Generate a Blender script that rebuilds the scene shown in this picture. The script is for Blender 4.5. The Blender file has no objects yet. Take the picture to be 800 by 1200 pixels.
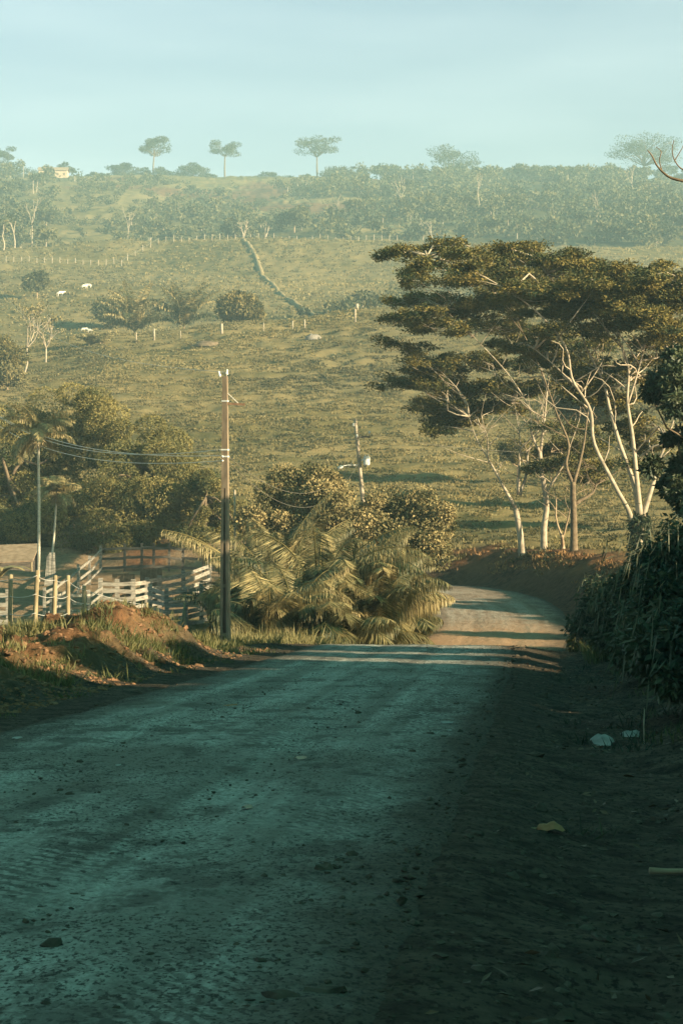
import bpy, math, random
import numpy as np
PI = math.pi
R = math.radians
sc = bpy.context.scene
col = sc.collection

# ------------------------------------------------------------------ camera
FPX = 2700.0                      # focal length in pixels of a 1200 px tall frame
PITCH = math.atan(40 / FPX)       # looking slightly down
cam_d = bpy.data.cameras.new('camera')
cam = bpy.data.objects.new('camera', cam_d); col.objects.link(cam)
cam.location = (0, 0, 0)
cam.rotation_euler = (PI / 2 - PITCH, 0, 0)
cam_d.sensor_fit = 'VERTICAL'; cam_d.sensor_height = 36.0; cam_d.sensor_width = 24.0
cam_d.lens = FPX / 1200 * 36.0
cam_d.clip_start = 0.1; cam_d.clip_end = 8000
sc.camera = cam

# ------------------------------------------------------------------ sky, sun, exposure
SUN_AZ = R(61)      # to the right of straight behind the camera
SUN_EL = R(16.5)
to_sun = np.array([math.sin(SUN_AZ) * math.cos(SUN_EL), -math.cos(SUN_AZ) * math.cos(SUN_EL), math.sin(SUN_EL)])
w = bpy.data.worlds.new('World'); sc.world = w; w.use_nodes = True
nt = w.node_tree; nt.nodes.clear()
sky = nt.nodes.new('ShaderNodeTexSky'); sky.sky_type = 'NISHITA'; sky.sun_disc = False
sky.sun_elevation = SUN_EL
sky.sun_rotation = math.atan2(to_sun[0], to_sun[1])
sky.altitude = 100; sky.air_density = 1.0; sky.dust_density = 1.5; sky.ozone_density = 2.0
tint = nt.nodes.new('ShaderNodeMix'); tint.data_type = 'RGBA'; tint.blend_type = 'MULTIPLY'
tint.inputs['Factor'].default_value = 1.0
tcs = nt.nodes.new('ShaderNodeTexCoord'); sx = nt.nodes.new('ShaderNodeSeparateXYZ')
nt.links.new(tcs.outputs['Generated'], sx.inputs[0])
el = nt.nodes.new('ShaderNodeMapRange'); el.inputs[1].default_value = 0.20; el.inputs[2].default_value = 0.45
nt.links.new(sx.outputs['Z'], el.inputs[0])
tg = nt.nodes.new('ShaderNodeMix'); tg.data_type = 'RGBA'      # pale cyan low down, deep sea green overhead
tg.inputs['A'].default_value = (0.89, 0.80, 0.755, 1); tg.inputs['B'].default_value = (0.10, 0.82, 0.44, 1)
nt.links.new(el.outputs[0], tg.inputs['Factor']); nt.links.new(tg.outputs['Result'], tint.inputs['B'])
nt.links.new(sky.outputs[0], tint.inputs['A'])
# thin high veil of cloud
tc = nt.nodes.new('ShaderNodeTexCoord')
mp = nt.nodes.new('ShaderNodeMapping'); mp.inputs['Scale'].default_value = (1.2, 1.2, 8)
nz = nt.nodes.new('ShaderNodeTexNoise'); nz.inputs['Scale'].default_value = 3.0; nz.inputs['Detail'].default_value = 5
rp = nt.nodes.new('ShaderNodeMapRange'); rp.inputs[1].default_value = 0.4; rp.inputs[2].default_value = 0.75
rp.inputs[3].default_value = 0.0; rp.inputs[4].default_value = 0.32
veil = nt.nodes.new('ShaderNodeMix'); veil.data_type = 'RGBA'
veil.inputs['B'].default_value = (5.4, 6.0, 5.9, 1)
nt.links.new(tc.outputs['Generated'], mp.inputs[0]); nt.links.new(mp.outputs[0], nz.inputs['Vector'])
nt.links.new(nz.outputs[0], rp.inputs[0]); vm = nt.nodes.new('ShaderNodeMath'); vm.operation = 'MULTIPLY'; ei = nt.nodes.new('ShaderNodeMapRange')
ei.inputs[1].default_value = 0.5; ei.inputs[2].default_value = 0.1     # the veil lies low over the horizon
nt.links.new(sx.outputs['Z'], ei.inputs[0]); nt.links.new(ei.outputs[0], vm.inputs[0]); nt.links.new(rp.outputs[0], vm.inputs[1])
nt.links.new(vm.outputs[0], veil.inputs['Factor'])
nt.links.new(tint.outputs['Result'], veil.inputs['A'])
bg = nt.nodes.new('ShaderNodeBackground'); bg.inputs['Strength'].default_value = 0.070
wo = nt.nodes.new('ShaderNodeOutputWorld')
nt.links.new(veil.outputs['Result'], bg.inputs[0]); nt.links.new(bg.outputs[0], wo.inputs[0])

sd = bpy.data.lights.new('sun', 'SUN'); sd.energy = 5.0; sd.angle = R(0.5); sd.color = (1.0, 0.80, 0.50)
so = bpy.data.objects.new('sun', sd); col.objects.link(so)
from mathutils import Vector
so.rotation_euler = Vector(to_sun).to_track_quat('Z', 'Y').to_euler()
so.location = (60, -60, 60)

vs = sc.view_settings
vs.view_transform = 'Standard'; vs.look = 'None'; vs.gamma = 1.0; vs.use_curve_mapping = False
vs.exposure = 1.8
cy = sc.cycles
cy.use_denoising = True
cy.max_bounces = 5; cy.diffuse_bounces = 1; cy.glossy_bounces = 1; cy.transmission_bounces = 3; cy.volume_bounces = 0
cy.caustics_reflective = False; cy.caustics_refractive = False

# ------------------------------------------------------------------ helpers
def at(u, v, d):
    """world point seen at pixel (u, v) of the 800x1200 photograph, d metres ahead"""
    a = (u - 400) / FPX; b = (600 - v) / FPX
    y = math.cos(PITCH) + b * math.sin(PITCH); z = -math.sin(PITCH) + b * math.cos(PITCH)
    k = d / y
    return np.array([a * k, d, z * k])

def tag(o, label=None, cat=None, group=None, kind=None):
    if label: o['label'] = label
    if cat: o['category'] = cat
    if group: o['group'] = group
    if kind: o['kind'] = kind
    return o

def empty(name, loc, rz=0.0, s=1.0):
    o = bpy.data.objects.new(name, None); col.objects.link(o)
    o.location = tuple(float(c) for c in loc); o.rotation_euler = (0, 0, rz); o.scale = (s, s, s)
    o.empty_display_size = 0.3
    return o

class MB:
    def __init__(s): s.V = []; s.Q = []; s.T = []; s.tone = []; s.n = 0
    def add(s, V, Q=None, T=None, tone=None):
        V = np.asarray(V, float).reshape(-1, 3)
        if Q is not None and len(Q): s.Q.append(np.asarray(Q, int) + s.n)
        if T is not None and len(T): s.T.append(np.asarray(T, int) + s.n)
        s.V.append(V)
        t = np.full(len(V), 0.5) if tone is None else np.broadcast_to(np.asarray(tone, float), (len(V),))
        s.tone.append(t); s.n += len(V)
        return s
    def build(s, name, mat, parent=None, loc=None, smooth=False):
        """one mesh object; vertices are in world space, loc (or the parent's place) becomes the origin"""
        V = np.concatenate(s.V) if s.V else np.zeros((0, 3))
        if parent is not None and loc is None: org = np.array(parent['_o']) if '_o' in parent else np.zeros(3)
        elif loc is not None: org = np.asarray(loc, float)
        else: org = np.zeros(3)
        V = V - org
        Q = np.concatenate(s.Q) if s.Q else np.zeros((0, 4), int)
        T = np.concatenate(s.T) if s.T else np.zeros((0, 3), int)
        me = bpy.data.meshes.new(name)
        me.vertices.add(len(V)); me.vertices.foreach_set('co', V.astype(np.float32).ravel())
        nl = len(Q) * 4 + len(T) * 3
        me.loops.add(nl)
        me.loops.foreach_set('vertex_index', np.concatenate([Q.ravel(), T.ravel()]).astype(np.int32))
        me.polygons.add(len(Q) + len(T))
        st = np.concatenate([np.arange(len(Q)) * 4, len(Q) * 4 + np.arange(len(T)) * 3]).astype(np.int32)
        me.polygons.foreach_set('loop_start', st)
        me.polygons.foreach_set('use_smooth', np.full(len(st), smooth))
        me.update(calc_edges=True)
        at_ = me.attributes.new('tone', 'FLOAT', 'POINT')
        at_.data.foreach_set('value', np.concatenate(s.tone).astype(np.float32))
        me.materials.append(mat)
        o = bpy.data.objects.new(name, me); col.objects.link(o)
        if parent is not None: o.parent = parent
        else: o.location = tuple(org)
        return o

def thing(name, loc, label, cat, group=None):
    o = empty(name, loc); o['_o'] = [float(c) for c in loc]
    return tag(o, label, cat, group)

def copy_tree(o, parent=None):
    c = o.copy(); col.objects.link(c)
    if parent is not None: c.parent = parent
    for ch in list(o.children): copy_tree(ch, c)
    return c

def unit(a): return a / (np.linalg.norm(a, axis=-1, keepdims=True) + 1e-9)

def box(mb, c, ax, ay, az, tone=0.5):
    """box round c with half-axes ax, ay, az (vectors)"""
    c, ax, ay, az = (np.asarray(q, float) for q in (c, ax, ay, az))
    V = [c + i * ax + j * ay + k * az for k in (-1, 1) for j in (-1, 1) for i in (-1, 1)]
    Q = [[0, 2, 3, 1], [4, 5, 7, 6], [0, 1, 5, 4], [2, 6, 7, 3], [0, 4, 6, 2], [1, 3, 7, 5]]
    mb.add(V, Q, tone=tone)

def bar(mb, a, b, wdt, thk, up=(0, 0, 1), tone=0.5):
    a = np.asarray(a, float); b = np.asarray(b, float)
    d = b - a; L = np.linalg.norm(d); d = d / L
    up = np.asarray(up, float); s = unit(np.cross(d, up)); t = np.cross(s, d)
    box(mb, (a + b) / 2, d * L / 2, s * thk / 2, t * wdt / 2, tone)

def tube(mb, P, rad, sides=6, tone=0.5, cap=True):
    P = np.asarray(P, float); n = len(P)
    rad = np.broadcast_to(np.asarray(rad, float), (n,))
    T = np.gradient(P, axis=0); T = unit(T)
    ref = np.array([1.0, 0, 0]) if abs(T[0][2]) > 0.8 else np.array([0, 0, 1.0])
    N = unit(np.cross(T[0], ref)); Ns = [N]
    for i in range(1, n):
        N = N - T[i] * np.dot(N, T[i]); N = unit(N); Ns.append(N)
    Ns = np.array(Ns); B = np.cross(T, Ns)
    a = np.arange(sides) / sides * 2 * PI
    V = P[:, None, :] + rad[:, None, None] * (np.cos(a)[None, :, None] * Ns[:, None, :] + np.sin(a)[None, :, None] * B[:, None, :])
    V = V.reshape(-1, 3)
    i = np.arange(n - 1)[:, None] * sides; j = np.arange(sides)[None, :]; j2 = (j + 1) % sides
    Q = np.stack([i + j, i + j2, i + sides + j2, i + sides + j], -1).reshape(-1, 4)
    Tt = []
    if cap:
        V = np.vstack([V, P[:1], P[-1:]]); c0 = n * sides; c1 = c0 + 1
        jj = np.arange(sides); k2 = (jj + 1) % sides
        Tt = np.vstack([np.stack([np.full(sides, c0), k2, jj], -1), np.stack([np.full(sides, c1), (n - 1) * sides + jj, (n - 1) * sides + k2], -1)])
    mb.add(V, Q, Tt, tone)

def spline(P, n):
    """smooth curve through the points P"""
    P = np.asarray(P, float); m = len(P)
    if m == 2: return P[0] + (P[1] - P[0]) * np.linspace(0, 1, n)[:, None]
    t = np.linspace(0, m - 1, n); i = np.minimum(t.astype(int), m - 2); f = (t - i)[:, None]
    Pe = np.vstack([2 * P[0] - P[1], P, 2 * P[-1] - P[-2]])
    p0, p1, p2, p3 = Pe[i], Pe[i + 1], Pe[i + 2], Pe[i + 3]
    return 0.5 * (2 * p1 + (p2 - p0) * f + (2 * p0 - 5 * p1 + 4 * p2 - p3) * f ** 2 + (3 * p1 - p0 - 3 * p2 + p3) * f ** 3)

def leaves(mb, P, D, Nrm, L, W, tone):
    """one pointed leaf per row: P base, D direction, Nrm rough face normal"""
    D = unit(D); S = unit(np.cross(D, Nrm)); n = len(P)
    L = np.broadcast_to(np.asarray(L, float), (n,))[:, None]; W = np.broadcast_to(np.asarray(W, float), (n,))[:, None]
    up = np.cross(S, D)
    V = np.stack([P, P + D * L * .45 + S * W / 2 + up * W * .12, P + D * L, P + D * L * .45 - S * W / 2 + up * W * .12], 1).reshape(-1, 3)
    Q = np.arange(n * 4).reshape(n, 4)
    mb.add(V, Q, tone=np.repeat(np.broadcast_to(tone, (n,)), 4))

def rvec(rng, n):
    return unit(rng.normal(size=(n, 3)))

def hash2(i, j, seed):
    h = (i * 374761393 + j * 668265263 + seed * 144665) & 0x7fffffff
    h = ((h ^ (h >> 13)) * 1274126177) & 0x7fffffff
    return ((h ^ (h >> 16)) & 0xffff) / 65535.0

def vnoise(x, y, s, seed=0):
    x = np.asarray(x, float) / s; y = np.asarray(y, float) / s
    i = np.floor(x).astype(np.int64); j = np.floor(y).astype(np.int64)
    f = x - i; g = y - j; f = f * f * (3 - 2 * f); g = g * g * (3 - 2 * g)
    a = hash2(i, j, seed); b = hash2(i + 1, j, seed); c = hash2(i, j + 1, seed); d = hash2(i + 1, j + 1, seed)
    return (a * (1 - f) + b * f) * (1 - g) + (c * (1 - f) + d * f) * g - 0.5

def sstep(a, b, x):
    t = np.clip((np.asarray(x, float) - a) / (b - a), 0, 1); return t * t * (3 - 2 * t)

def pchip(xs, ys, x):
    xs = np.asarray(xs, float); ys = np.asarray(ys, float)
    h = np.diff(xs); dl = np.diff(ys) / h
    m = np.zeros(len(xs)); m[0] = dl[0]; m[-1] = dl[-1]
    for k in range(1, len(xs) - 1):
        m[k] = 0 if dl[k - 1] * dl[k] <= 0 else 2 * dl[k - 1] * dl[k] / (dl[k - 1] + dl[k])
    x = np.clip(x, xs[0], xs[-1]); i = np.clip(np.searchsorted(xs, x) - 1, 0, len(xs) - 2)
    t = (x - xs[i]) / h[i]; t2 = t * t; t3 = t2 * t
    return (2 * t3 - 3 * t2 + 1) * ys[i] + (t3 - 2 * t2 + t) * h[i] * m[i] + (-2 * t3 + 3 * t2) * ys[i + 1] + (t3 - t2) * h[i] * m[i + 1]

# ------------------------------------------------------------------ materials
def new_mat(name):
    m = bpy.data.materials.new(name); m.use_nodes = True
    n = m.node_tree; n.nodes.clear()
    out = n.nodes.new('ShaderNodeOutputMaterial')
    return m, n, out

def leaf_mat(name, c1, c2, trans=0.25, rough=0.55, gloss=0.25):
    m, n, out = new_mat(name)
    a = n.nodes.new('ShaderNodeAttribute'); a.attribute_name = 'tone'
    mx = n.nodes.new('ShaderNodeMix'); mx.data_type = 'RGBA'
    mx.inputs['A'].default_value = (*c1, 1); mx.inputs['B'].default_value = (*c2, 1)
    n.links.new(a.outputs['Fac'], mx.inputs['Factor'])
    p = n.nodes.new('ShaderNodeBsdfPrincipled'); p.inputs['Roughness'].default_value = rough
    p.inputs['Specular IOR Level'].default_value = gloss
    t = n.nodes.new('ShaderNodeBsdfTranslucent')
    ms = n.nodes.new('ShaderNodeMixShader'); ms.inputs[0].default_value = trans
    n.links.new(mx.outputs['Result'], p.inputs['Base Color']); n.links.new(mx.outputs['Result'], t.inputs['Color'])
    n.links.new(p.outputs[0], ms.inputs[1]); n.links.new(t.outputs[0], ms.inputs[2]); n.links.new(ms.outputs[0], out.inputs[0])
    return m

def solid_mat(name, c1, c2, scale=4.0, rough=0.85, bump=0.2, stretch=(1, 1, 1), detail=5, metal=0.0):
    m, n, out = new_mat(name)
    tcn = n.nodes.new('ShaderNodeTexCoord'); mpn = n.nodes.new('ShaderNodeMapping')
    mpn.inputs['Scale'].default_value = stretch
    nzn = n.nodes.new('ShaderNodeTexNoise'); nzn.inputs['Scale'].default_value = scale; nzn.inputs['Detail'].default_value = detail
    rpn = n.nodes.new('ShaderNodeMapRange'); rpn.inputs[1].default_value = 0.3; rpn.inputs[2].default_value = 0.7
    mx = n.nodes.new('ShaderNodeMix'); mx.data_type = 'RGBA'
    mx.inputs['A'].default_value = (*c1, 1); mx.inputs['B'].default_value = (*c2, 1)
    p = n.nodes.new('ShaderNodeBsdfPrincipled'); p.inputs['Roughness'].default_value = rough; p.inputs['Metallic'].default_value = metal
    p.inputs['Specular IOR Level'].default_value = 0.25
    bp = n.nodes.new('ShaderNodeBump'); bp.inputs['Strength'].default_value = bump; bp.inputs['Distance'].default_value = 0.05
    L = n.links.new
    L(tcn.outputs['Object'], mpn.inputs[0]); L(mpn.outputs[0], nzn.inputs['Vector']); L(nzn.outputs[0], rpn.inputs[0])
    L(rpn.outputs[0], mx.inputs['Factor']); L(mx.outputs['Result'], p.inputs['Base Color'])
    L(nzn.outputs[0], bp.inputs['Height']); L(bp.outputs[0], p.inputs['Normal']); L(p.outputs[0], out.inputs[0])
    return m

M = {
 'umbrella': leaf_mat('feathery_leaves', (0.010, 0.036, 0.022), (0.21, 0.165, 0.052), 0.05, 0.7, 0.08),
 'mango': leaf_mat('mango_leaves', (0.010, 0.034, 0.018), (0.29, 0.24, 0.09), 0.05, 0.65, 0.12),
 'shrub': leaf_mat('shrub_leaves', (0.035, 0.05, 0.025), (0.38, 0.30, 0.15), 0.08, 0.7, 0.08),
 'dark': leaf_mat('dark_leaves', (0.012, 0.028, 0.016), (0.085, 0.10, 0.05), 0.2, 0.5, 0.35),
 'frond': leaf_mat('palm_fronds', (0.02, 0.04, 0.018), (0.36, 0.29, 0.14), 0.12, 0.5, 0.3),
 'olive': leaf_mat('olive_leaves', (0.04, 0.05, 0.018), (0.26, 0.20, 0.075), 0.15),
 'far': leaf_mat('far_leaves', (0.025, 0.045, 0.025), (0.15, 0.13, 0.055), 0.15),
 'grass': leaf_mat('pasture_grass', (0.068, 0.064, 0.028), (0.27, 0.215, 0.092), 0.25),
 'verge': leaf_mat('verge_grass', (0.06, 0.075, 0.025), (0.26, 0.22, 0.10), 0.25),
 'rim': leaf_mat('dry_orange_growth', (0.14, 0.07, 0.03), (0.42, 0.24, 0.10), 0.15),
 'cane': leaf_mat('cane_leaves', (0.04, 0.055, 0.035), (0.13, 0.135, 0.09), 0.2),
 'ridge': leaf_mat('ridge_leaves', (0.018, 0.032, 0.022), (0.075, 0.075, 0.035), 0.1),
 'litterleaf': leaf_mat('leaf_litter', (0.035, 0.022, 0.013), (0.15, 0.10, 0.06), 0.1),
 'dry': leaf_mat('dry_stalks', (0.25, 0.2, 0.11), (0.42, 0.35, 0.2), 0.2),
 'palebark': solid_mat('pale_bark', (0.24, 0.20, 0.15), (0.46, 0.39, 0.30), 3, 0.8, 0.3),
 'darkbark': solid_mat('dark_bark', (0.10, 0.075, 0.05), (0.20, 0.15, 0.10), 5, 0.9, 0.4),
 'brownbark': solid_mat('brown_bark', (0.24, 0.17, 0.11), (0.40, 0.31, 0.21), 5, 0.9, 0.4),
 'palm_trunk': solid_mat('palm_trunk_bark', (0.42, 0.38, 0.30), (0.6, 0.55, 0.45), 4, 0.8, 0.2, (1, 1, 4)),
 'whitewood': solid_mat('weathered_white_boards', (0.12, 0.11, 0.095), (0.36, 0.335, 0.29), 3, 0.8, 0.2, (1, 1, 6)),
 'greywood': solid_mat('weathered_shaded_grey_boards', (0.06, 0.055, 0.048), (0.17, 0.15, 0.125), 3, 0.85, 0.3, (1, 1, 6)),  # weathered grey, deepened to put the back fence's shade into the colour
 'post': solid_mat('rough_post_wood', (0.15, 0.115, 0.07), (0.32, 0.26, 0.16), 6, 0.9, 0.3, (1, 1, .3)),
 'darkwire': solid_mat('dull_wire', (0.12, 0.11, 0.09), (0.22, 0.2, 0.17), 3, 0.6, 0.0),
 'wire': solid_mat('galvanised_wire', (0.45, 0.44, 0.42), (0.6, 0.58, 0.55), 3, 0.5, 0.0, metal=0.3),
 'concrete': solid_mat('weathered_concrete', (0.13, 0.10, 0.07), (0.27, 0.21, 0.15), 2, 0.9, 0.25, (4, 4, .7)),
 'darkconcrete': solid_mat('shaded_recess_concrete', (0.085, 0.06, 0.042), (0.15, 0.11, 0.08), 4, 0.9, 0.25),
 'steel': solid_mat('painted_steel', (0.5, 0.52, 0.5), (0.7, 0.72, 0.7), 3, 0.4, 0.0),
 'porcelain': solid_mat('porcelain', (0.55, 0.55, 0.5), (0.75, 0.75, 0.7), 3, 0.3, 0.0),
 'rust': solid_mat('rusty_iron', (0.10, 0.06, 0.04), (0.2, 0.12, 0.07), 8, 0.7, 0.1),
 'cow': solid_mat('pale_hide', (0.62, 0.58, 0.5), (0.78, 0.75, 0.68), 2, 0.8, 0.0),
 'hoof': solid_mat('dark_horn', (0.05, 0.045, 0.04), (0.1, 0.09, 0.08), 3, 0.6, 0.0),
 'clay': solid_mat('clay_roof', (0.20, 0.14, 0.09), (0.36, 0.27, 0.19), 3, 0.9, 0.3),
 'plaster': solid_mat('earth_plaster', (0.38, 0.28, 0.19), (0.55, 0.44, 0.32), 1.5, 0.9, 0.2),
 'limewash': solid_mat('lime_wash', (0.6, 0.56, 0.5), (0.75, 0.72, 0.66), 1.5, 0.9, 0.1),
 'paper': solid_mat('white_litter', (0.16, 0.16, 0.155), (0.42, 0.42, 0.41), 4, 0.6, 0.0),
 'deadleaf': solid_mat('dead_leaf', (0.24, 0.115, 0.055), (0.36, 0.20, 0.10), 12, 0.8, 0.2),
 'pinkpaper': solid_mat('faded_wrapper', (0.40, 0.24, 0.2), (0.55, 0.38, 0.3), 6, 0.7, 0.0),
 'stone': solid_mat('stone', (0.16, 0.14, 0.12), (0.3, 0.27, 0.24), 4, 0.9, 0.3),
 'redclod': solid_mat('red_earth_clod', (0.09, 0.048, 0.026), (0.24, 0.135, 0.075), 9, 0.95, 0.3),
 'clod': solid_mat('earth_clod', (0.04, 0.032, 0.024), (0.11, 0.086, 0.066), 9, 0.95, 0.3),
}

def ground_material():
    m, n, out = new_mat('ground_earth_and_grass')
    L = n.links.new
    def node(t): return n.nodes.new(t)
    def noise(scale, detail=6, stretch=None, rough=0.55):
        k = node('ShaderNodeTexNoise'); k.inputs['Scale'].default_value = scale; k.inputs['Detail'].default_value = detail; k.inputs['Roughness'].default_value = rough
        if stretch:
            q = node('ShaderNodeMapping'); q.inputs['Scale'].default_value = stretch
            L(geo.outputs['Position'], q.inputs[0]); L(q.outputs[0], k.inputs['Vector'])
        else: L(geo.outputs['Position'], k.inputs['Vector'])
        return k.outputs[0]
    def rng_(x, a, b, c=0.0, d=1.0):
        k = node('ShaderNodeMapRange'); L(x, k.inputs[0])
        for q, v in zip((1, 2, 3, 4), (a, b, c, d)): k.inputs[q].default_value = v
        return k.outputs[0]
    def mix(f, a, b):
        k = node('ShaderNodeMix'); k.data_type = 'RGBA'
        if isinstance(f, float): k.inputs['Factor'].default_value = f
        else: L(f, k.inputs['Factor'])
        for s, v in (('A', a), ('B', b)):
            if isinstance(v, tuple): k.inputs[s].default_value = (*v, 1)
            else: L(v, k.inputs[s])
        return k.outputs['Result']
    geo = node('ShaderNodeNewGeometry')
    zone = node('ShaderNodeAttribute'); zone.attribute_name = 'zone'
    sep = node('ShaderNodeSeparateColor'); L(zone.outputs['Color'], sep.inputs[0])
    nA = noise(0.35, 6); nB = noise(0.035, 4); nC = noise(3.0, 5); nD = noise(0.09, 5, (1, 2.2, 1))
    g = mix(rng_(nA, .35, .65), (0.095, 0.083, 0.033), (0.20, 0.16, 0.07))
    g = mix(rng_(nB, .42, .60, 0, .75), g, (0.26, 0.20, 0.10))
    g = mix(rng_(nD, .52, .66, 0, .55), g, (0.08, 0.078, 0.03))
    nE = noise(9.0, 6)
    red = mix(rng_(nC, .35, .65), (0.045, 0.024, 0.014), (0.20, 0.098, 0.05))
    red = mix(rng_(nE, .5, .62, 0, .7), red, (0.09, 0.05, 0.03))
    red = mix(rng_(nA, .4, .65, 0, .7), red, (0.20, 0.105, 0.055))
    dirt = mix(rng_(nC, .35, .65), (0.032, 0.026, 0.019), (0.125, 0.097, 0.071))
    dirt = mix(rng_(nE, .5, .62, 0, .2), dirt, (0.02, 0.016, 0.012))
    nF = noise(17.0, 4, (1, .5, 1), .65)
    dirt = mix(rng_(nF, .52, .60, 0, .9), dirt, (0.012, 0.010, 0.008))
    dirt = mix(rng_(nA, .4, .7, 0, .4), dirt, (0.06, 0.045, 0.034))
    pale = mix(rng_(nC, .3, .7), (0.19, 0.125, 0.075), (0.32, 0.22, 0.14))
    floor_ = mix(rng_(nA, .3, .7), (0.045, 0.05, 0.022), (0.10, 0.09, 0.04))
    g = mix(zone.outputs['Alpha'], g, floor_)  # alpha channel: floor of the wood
    c = mix(sep.outputs[1], g, red)          # green channel: bare red earth
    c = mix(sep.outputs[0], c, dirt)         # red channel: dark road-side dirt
    c = mix(sep.outputs[2], c, pale)         # blue channel: trodden yard
    p = node('ShaderNodeBsdfPrincipled'); p.inputs['Roughness'].default_value = 0.95; p.inputs['Specular IOR Level'].default_value = 0.1
    L(c, p.inputs['Base Color'])
    bp = node('ShaderNodeBump'); bp.inputs['Strength'].default_value = 0.85; bp.inputs['Distance'].default_value = 0.22
    L(noise(5.0, 9, None, .68), bp.inputs['Height']); L(bp.outputs[0], p.inputs['Normal']); L(p.outputs[0], out.inputs[0])
    return m

def road_material():
    m, n, out = new_mat('gravel_road')
    L = n.links.new
    def node(t): return n.nodes.new(t)
    uvn = node('ShaderNodeAttribute'); uvn.attribute_name = 'along'     # (across, along, edge)
    geo = node('ShaderNodeNewGeometry')
    def noise(scale, detail, stretch, src, rough=0.6):
        q = node('ShaderNodeMapping'); q.inputs['Scale'].default_value = stretch
        k = node('ShaderNodeTexNoise'); k.inputs['Scale'].default_value = scale; k.inputs['Detail'].default_value = detail; k.inputs['Roughness'].default_value = rough
        L(src, q.inputs[0]); L(q.outputs[0], k.inputs['Vector']); return k.outputs[0]
    def rng_(x, a, b, c=0.0, d=1.0):
        k = node('ShaderNodeMapRange'); L(x, k.inputs[0])
        for q, v in zip((1, 2, 3, 4), (a, b, c, d)): k.inputs[q].default_value = v
        return k.outputs[0]
    def mix(f, a, b):
        k = node('ShaderNodeMix'); k.data_type = 'RGBA'; L(f, k.inputs['Factor'])
        for s, v in (('A', a), ('B', b)):
            if isinstance(v, tuple): k.inputs[s].default_value = (*v, 1)
            else: L(v, k.inputs[s])
        return k.outputs['Result']
    al = uvn.outputs['Vector']
    fine = noise(16.0, 8, (1, .6, 1), geo.outputs['Position'], 0.75); grain = noise(30.0, 4, (1, .5, 1), geo.outputs['Position'], 0.6)
    spot = noise(10.0, 5, (1, .6, 1), geo.outputs['Position'], 0.7); spot2 = noise(1.6, 6, (1, .5, 1), geo.outputs['Position'], 0.7)
    patch = noise(0.28, 6, (1, .5, 1), geo.outputs['Position'], 0.6)
    track = noise(1.1, 5, (1.6, 0.035, 1), al, 0.55)
    c = mix(rng_(fine, .3, .7), (0.13, 0.13, 0.115), (0.57, 0.56, 0.52))
    c = mix(rng_(track, .42, .62), c, (0.20, 0.185, 0.165))
    c = mix(rng_(patch, .48, .62, 0, .7), c, (0.14, 0.12, 0.10))
    c = mix(rng_(spot2, .52, .60, 0, .75), c, (0.09, 0.08, 0.07))
    c = mix(rng_(spot, .58, .64, 0, .85), c, (0.035, 0.03, 0.025))
    dens = node('ShaderNodeMath'); dens.operation = 'MULTIPLY'; L(rng_(grain, .53, .60, 0, .9), dens.inputs[0]); L(rng_(noise(.7, 5, (1, .45, 1), geo.outputs['Position']), .38, .56, .12, 1), dens.inputs[1])
    c = mix(dens.outputs[0], c, (0.025, 0.022, 0.018))
    # tread marks pressed lengthwise into the bed
    sp0 = node('ShaderNodeSeparateXYZ'); L(al, sp0.inputs[0])
    wv = node('ShaderNodeTexWave'); wv.wave_type = 'BANDS'; wv.bands_direction = 'DIAGONAL'; wv.inputs['Scale'].default_value = 2.6; wv.inputs['Distortion'].default_value = 5.0; wv.inputs['Detail'].default_value = 3; wv.inputs['Detail Scale'].default_value = 2.5
    L(al, wv.inputs['Vector'])
    def band(x0):
        q = node('ShaderNodeMath'); q.operation = 'SUBTRACT'; L(sp0.outputs[0], q.inputs[0]); q.inputs[1].default_value = x0
        q2 = node('ShaderNodeMath'); q2.operation = 'ABSOLUTE'; L(q.outputs[0], q2.inputs[0]); return rng_(q2.outputs[0], .22, .42, 1, 0)
    bs = node('ShaderNodeMath'); bs.operation = 'MAXIMUM'; L(band(2.2), bs.inputs[0]); L(band(.55), bs.inputs[1])
    b2_ = node('ShaderNodeMath'); b2_.operation = 'MULTIPLY'; L(bs.outputs[0], b2_.inputs[0]); L(rng_(wv.outputs['Fac'], .25, .6, .75, 0), b2_.inputs[1])
    b3_ = node('ShaderNodeMath'); b3_.operation = 'MULTIPLY'; L(b2_.outputs[0], b3_.inputs[0]); L(rng_(patch, .4, .55, 1, .15), b3_.inputs[1])
    c = mix(b3_.outputs[0], c, (0.05, 0.045, 0.04))
    sepn = node('ShaderNodeSeparateXYZ'); L(al, sepn.inputs[0])
    red = mix(rng_(fine, .3, .7), (0.28, 0.155, 0.085), (0.50, 0.31, 0.19))
    rf = node('ShaderNodeMath'); rf.operation = 'MULTIPLY'; L(rng_(sepn.outputs[1], 76, 86, 0, .85), rf.inputs[0]); L(rng_(sepn.outputs[1], 94, 104, 1, .35), rf.inputs[1])
    c = mix(rf.outputs[0], c, red)     # the lower stretch is redder, with warm sunlit colour painted in
    dirt = mix(rng_(fine, .3, .7), (0.030, 0.024, 0.018), (0.110, 0.086, 0.064))
    dirt = mix(rng_(grain, .52, .60, 0, .9), dirt, (0.012, 0.010, 0.008))
    ed = node('ShaderNodeMath'); ed.operation = 'ADD'; L(sepn.outputs[2], ed.inputs[0])
    wob = rng_(noise(1.3, 8, (1, .5, 1), geo.outputs['Position'], .7), .3, .7, -0.45, 0.45); L(wob, ed.inputs[1])
    c = mix(rng_(ed.outputs[0], .2, 1.3), c, dirt)
    p = node('ShaderNodeBsdfPrincipled'); p.inputs['Roughness'].default_value = 0.9; p.inputs['Specular IOR Level'].default_value = 0.2
    L(c, p.inputs['Base Color'])
    bp = node('ShaderNodeBump'); bp.inputs['Strength'].default_value = 0.8; bp.inputs['Distance'].default_value = 0.05
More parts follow.
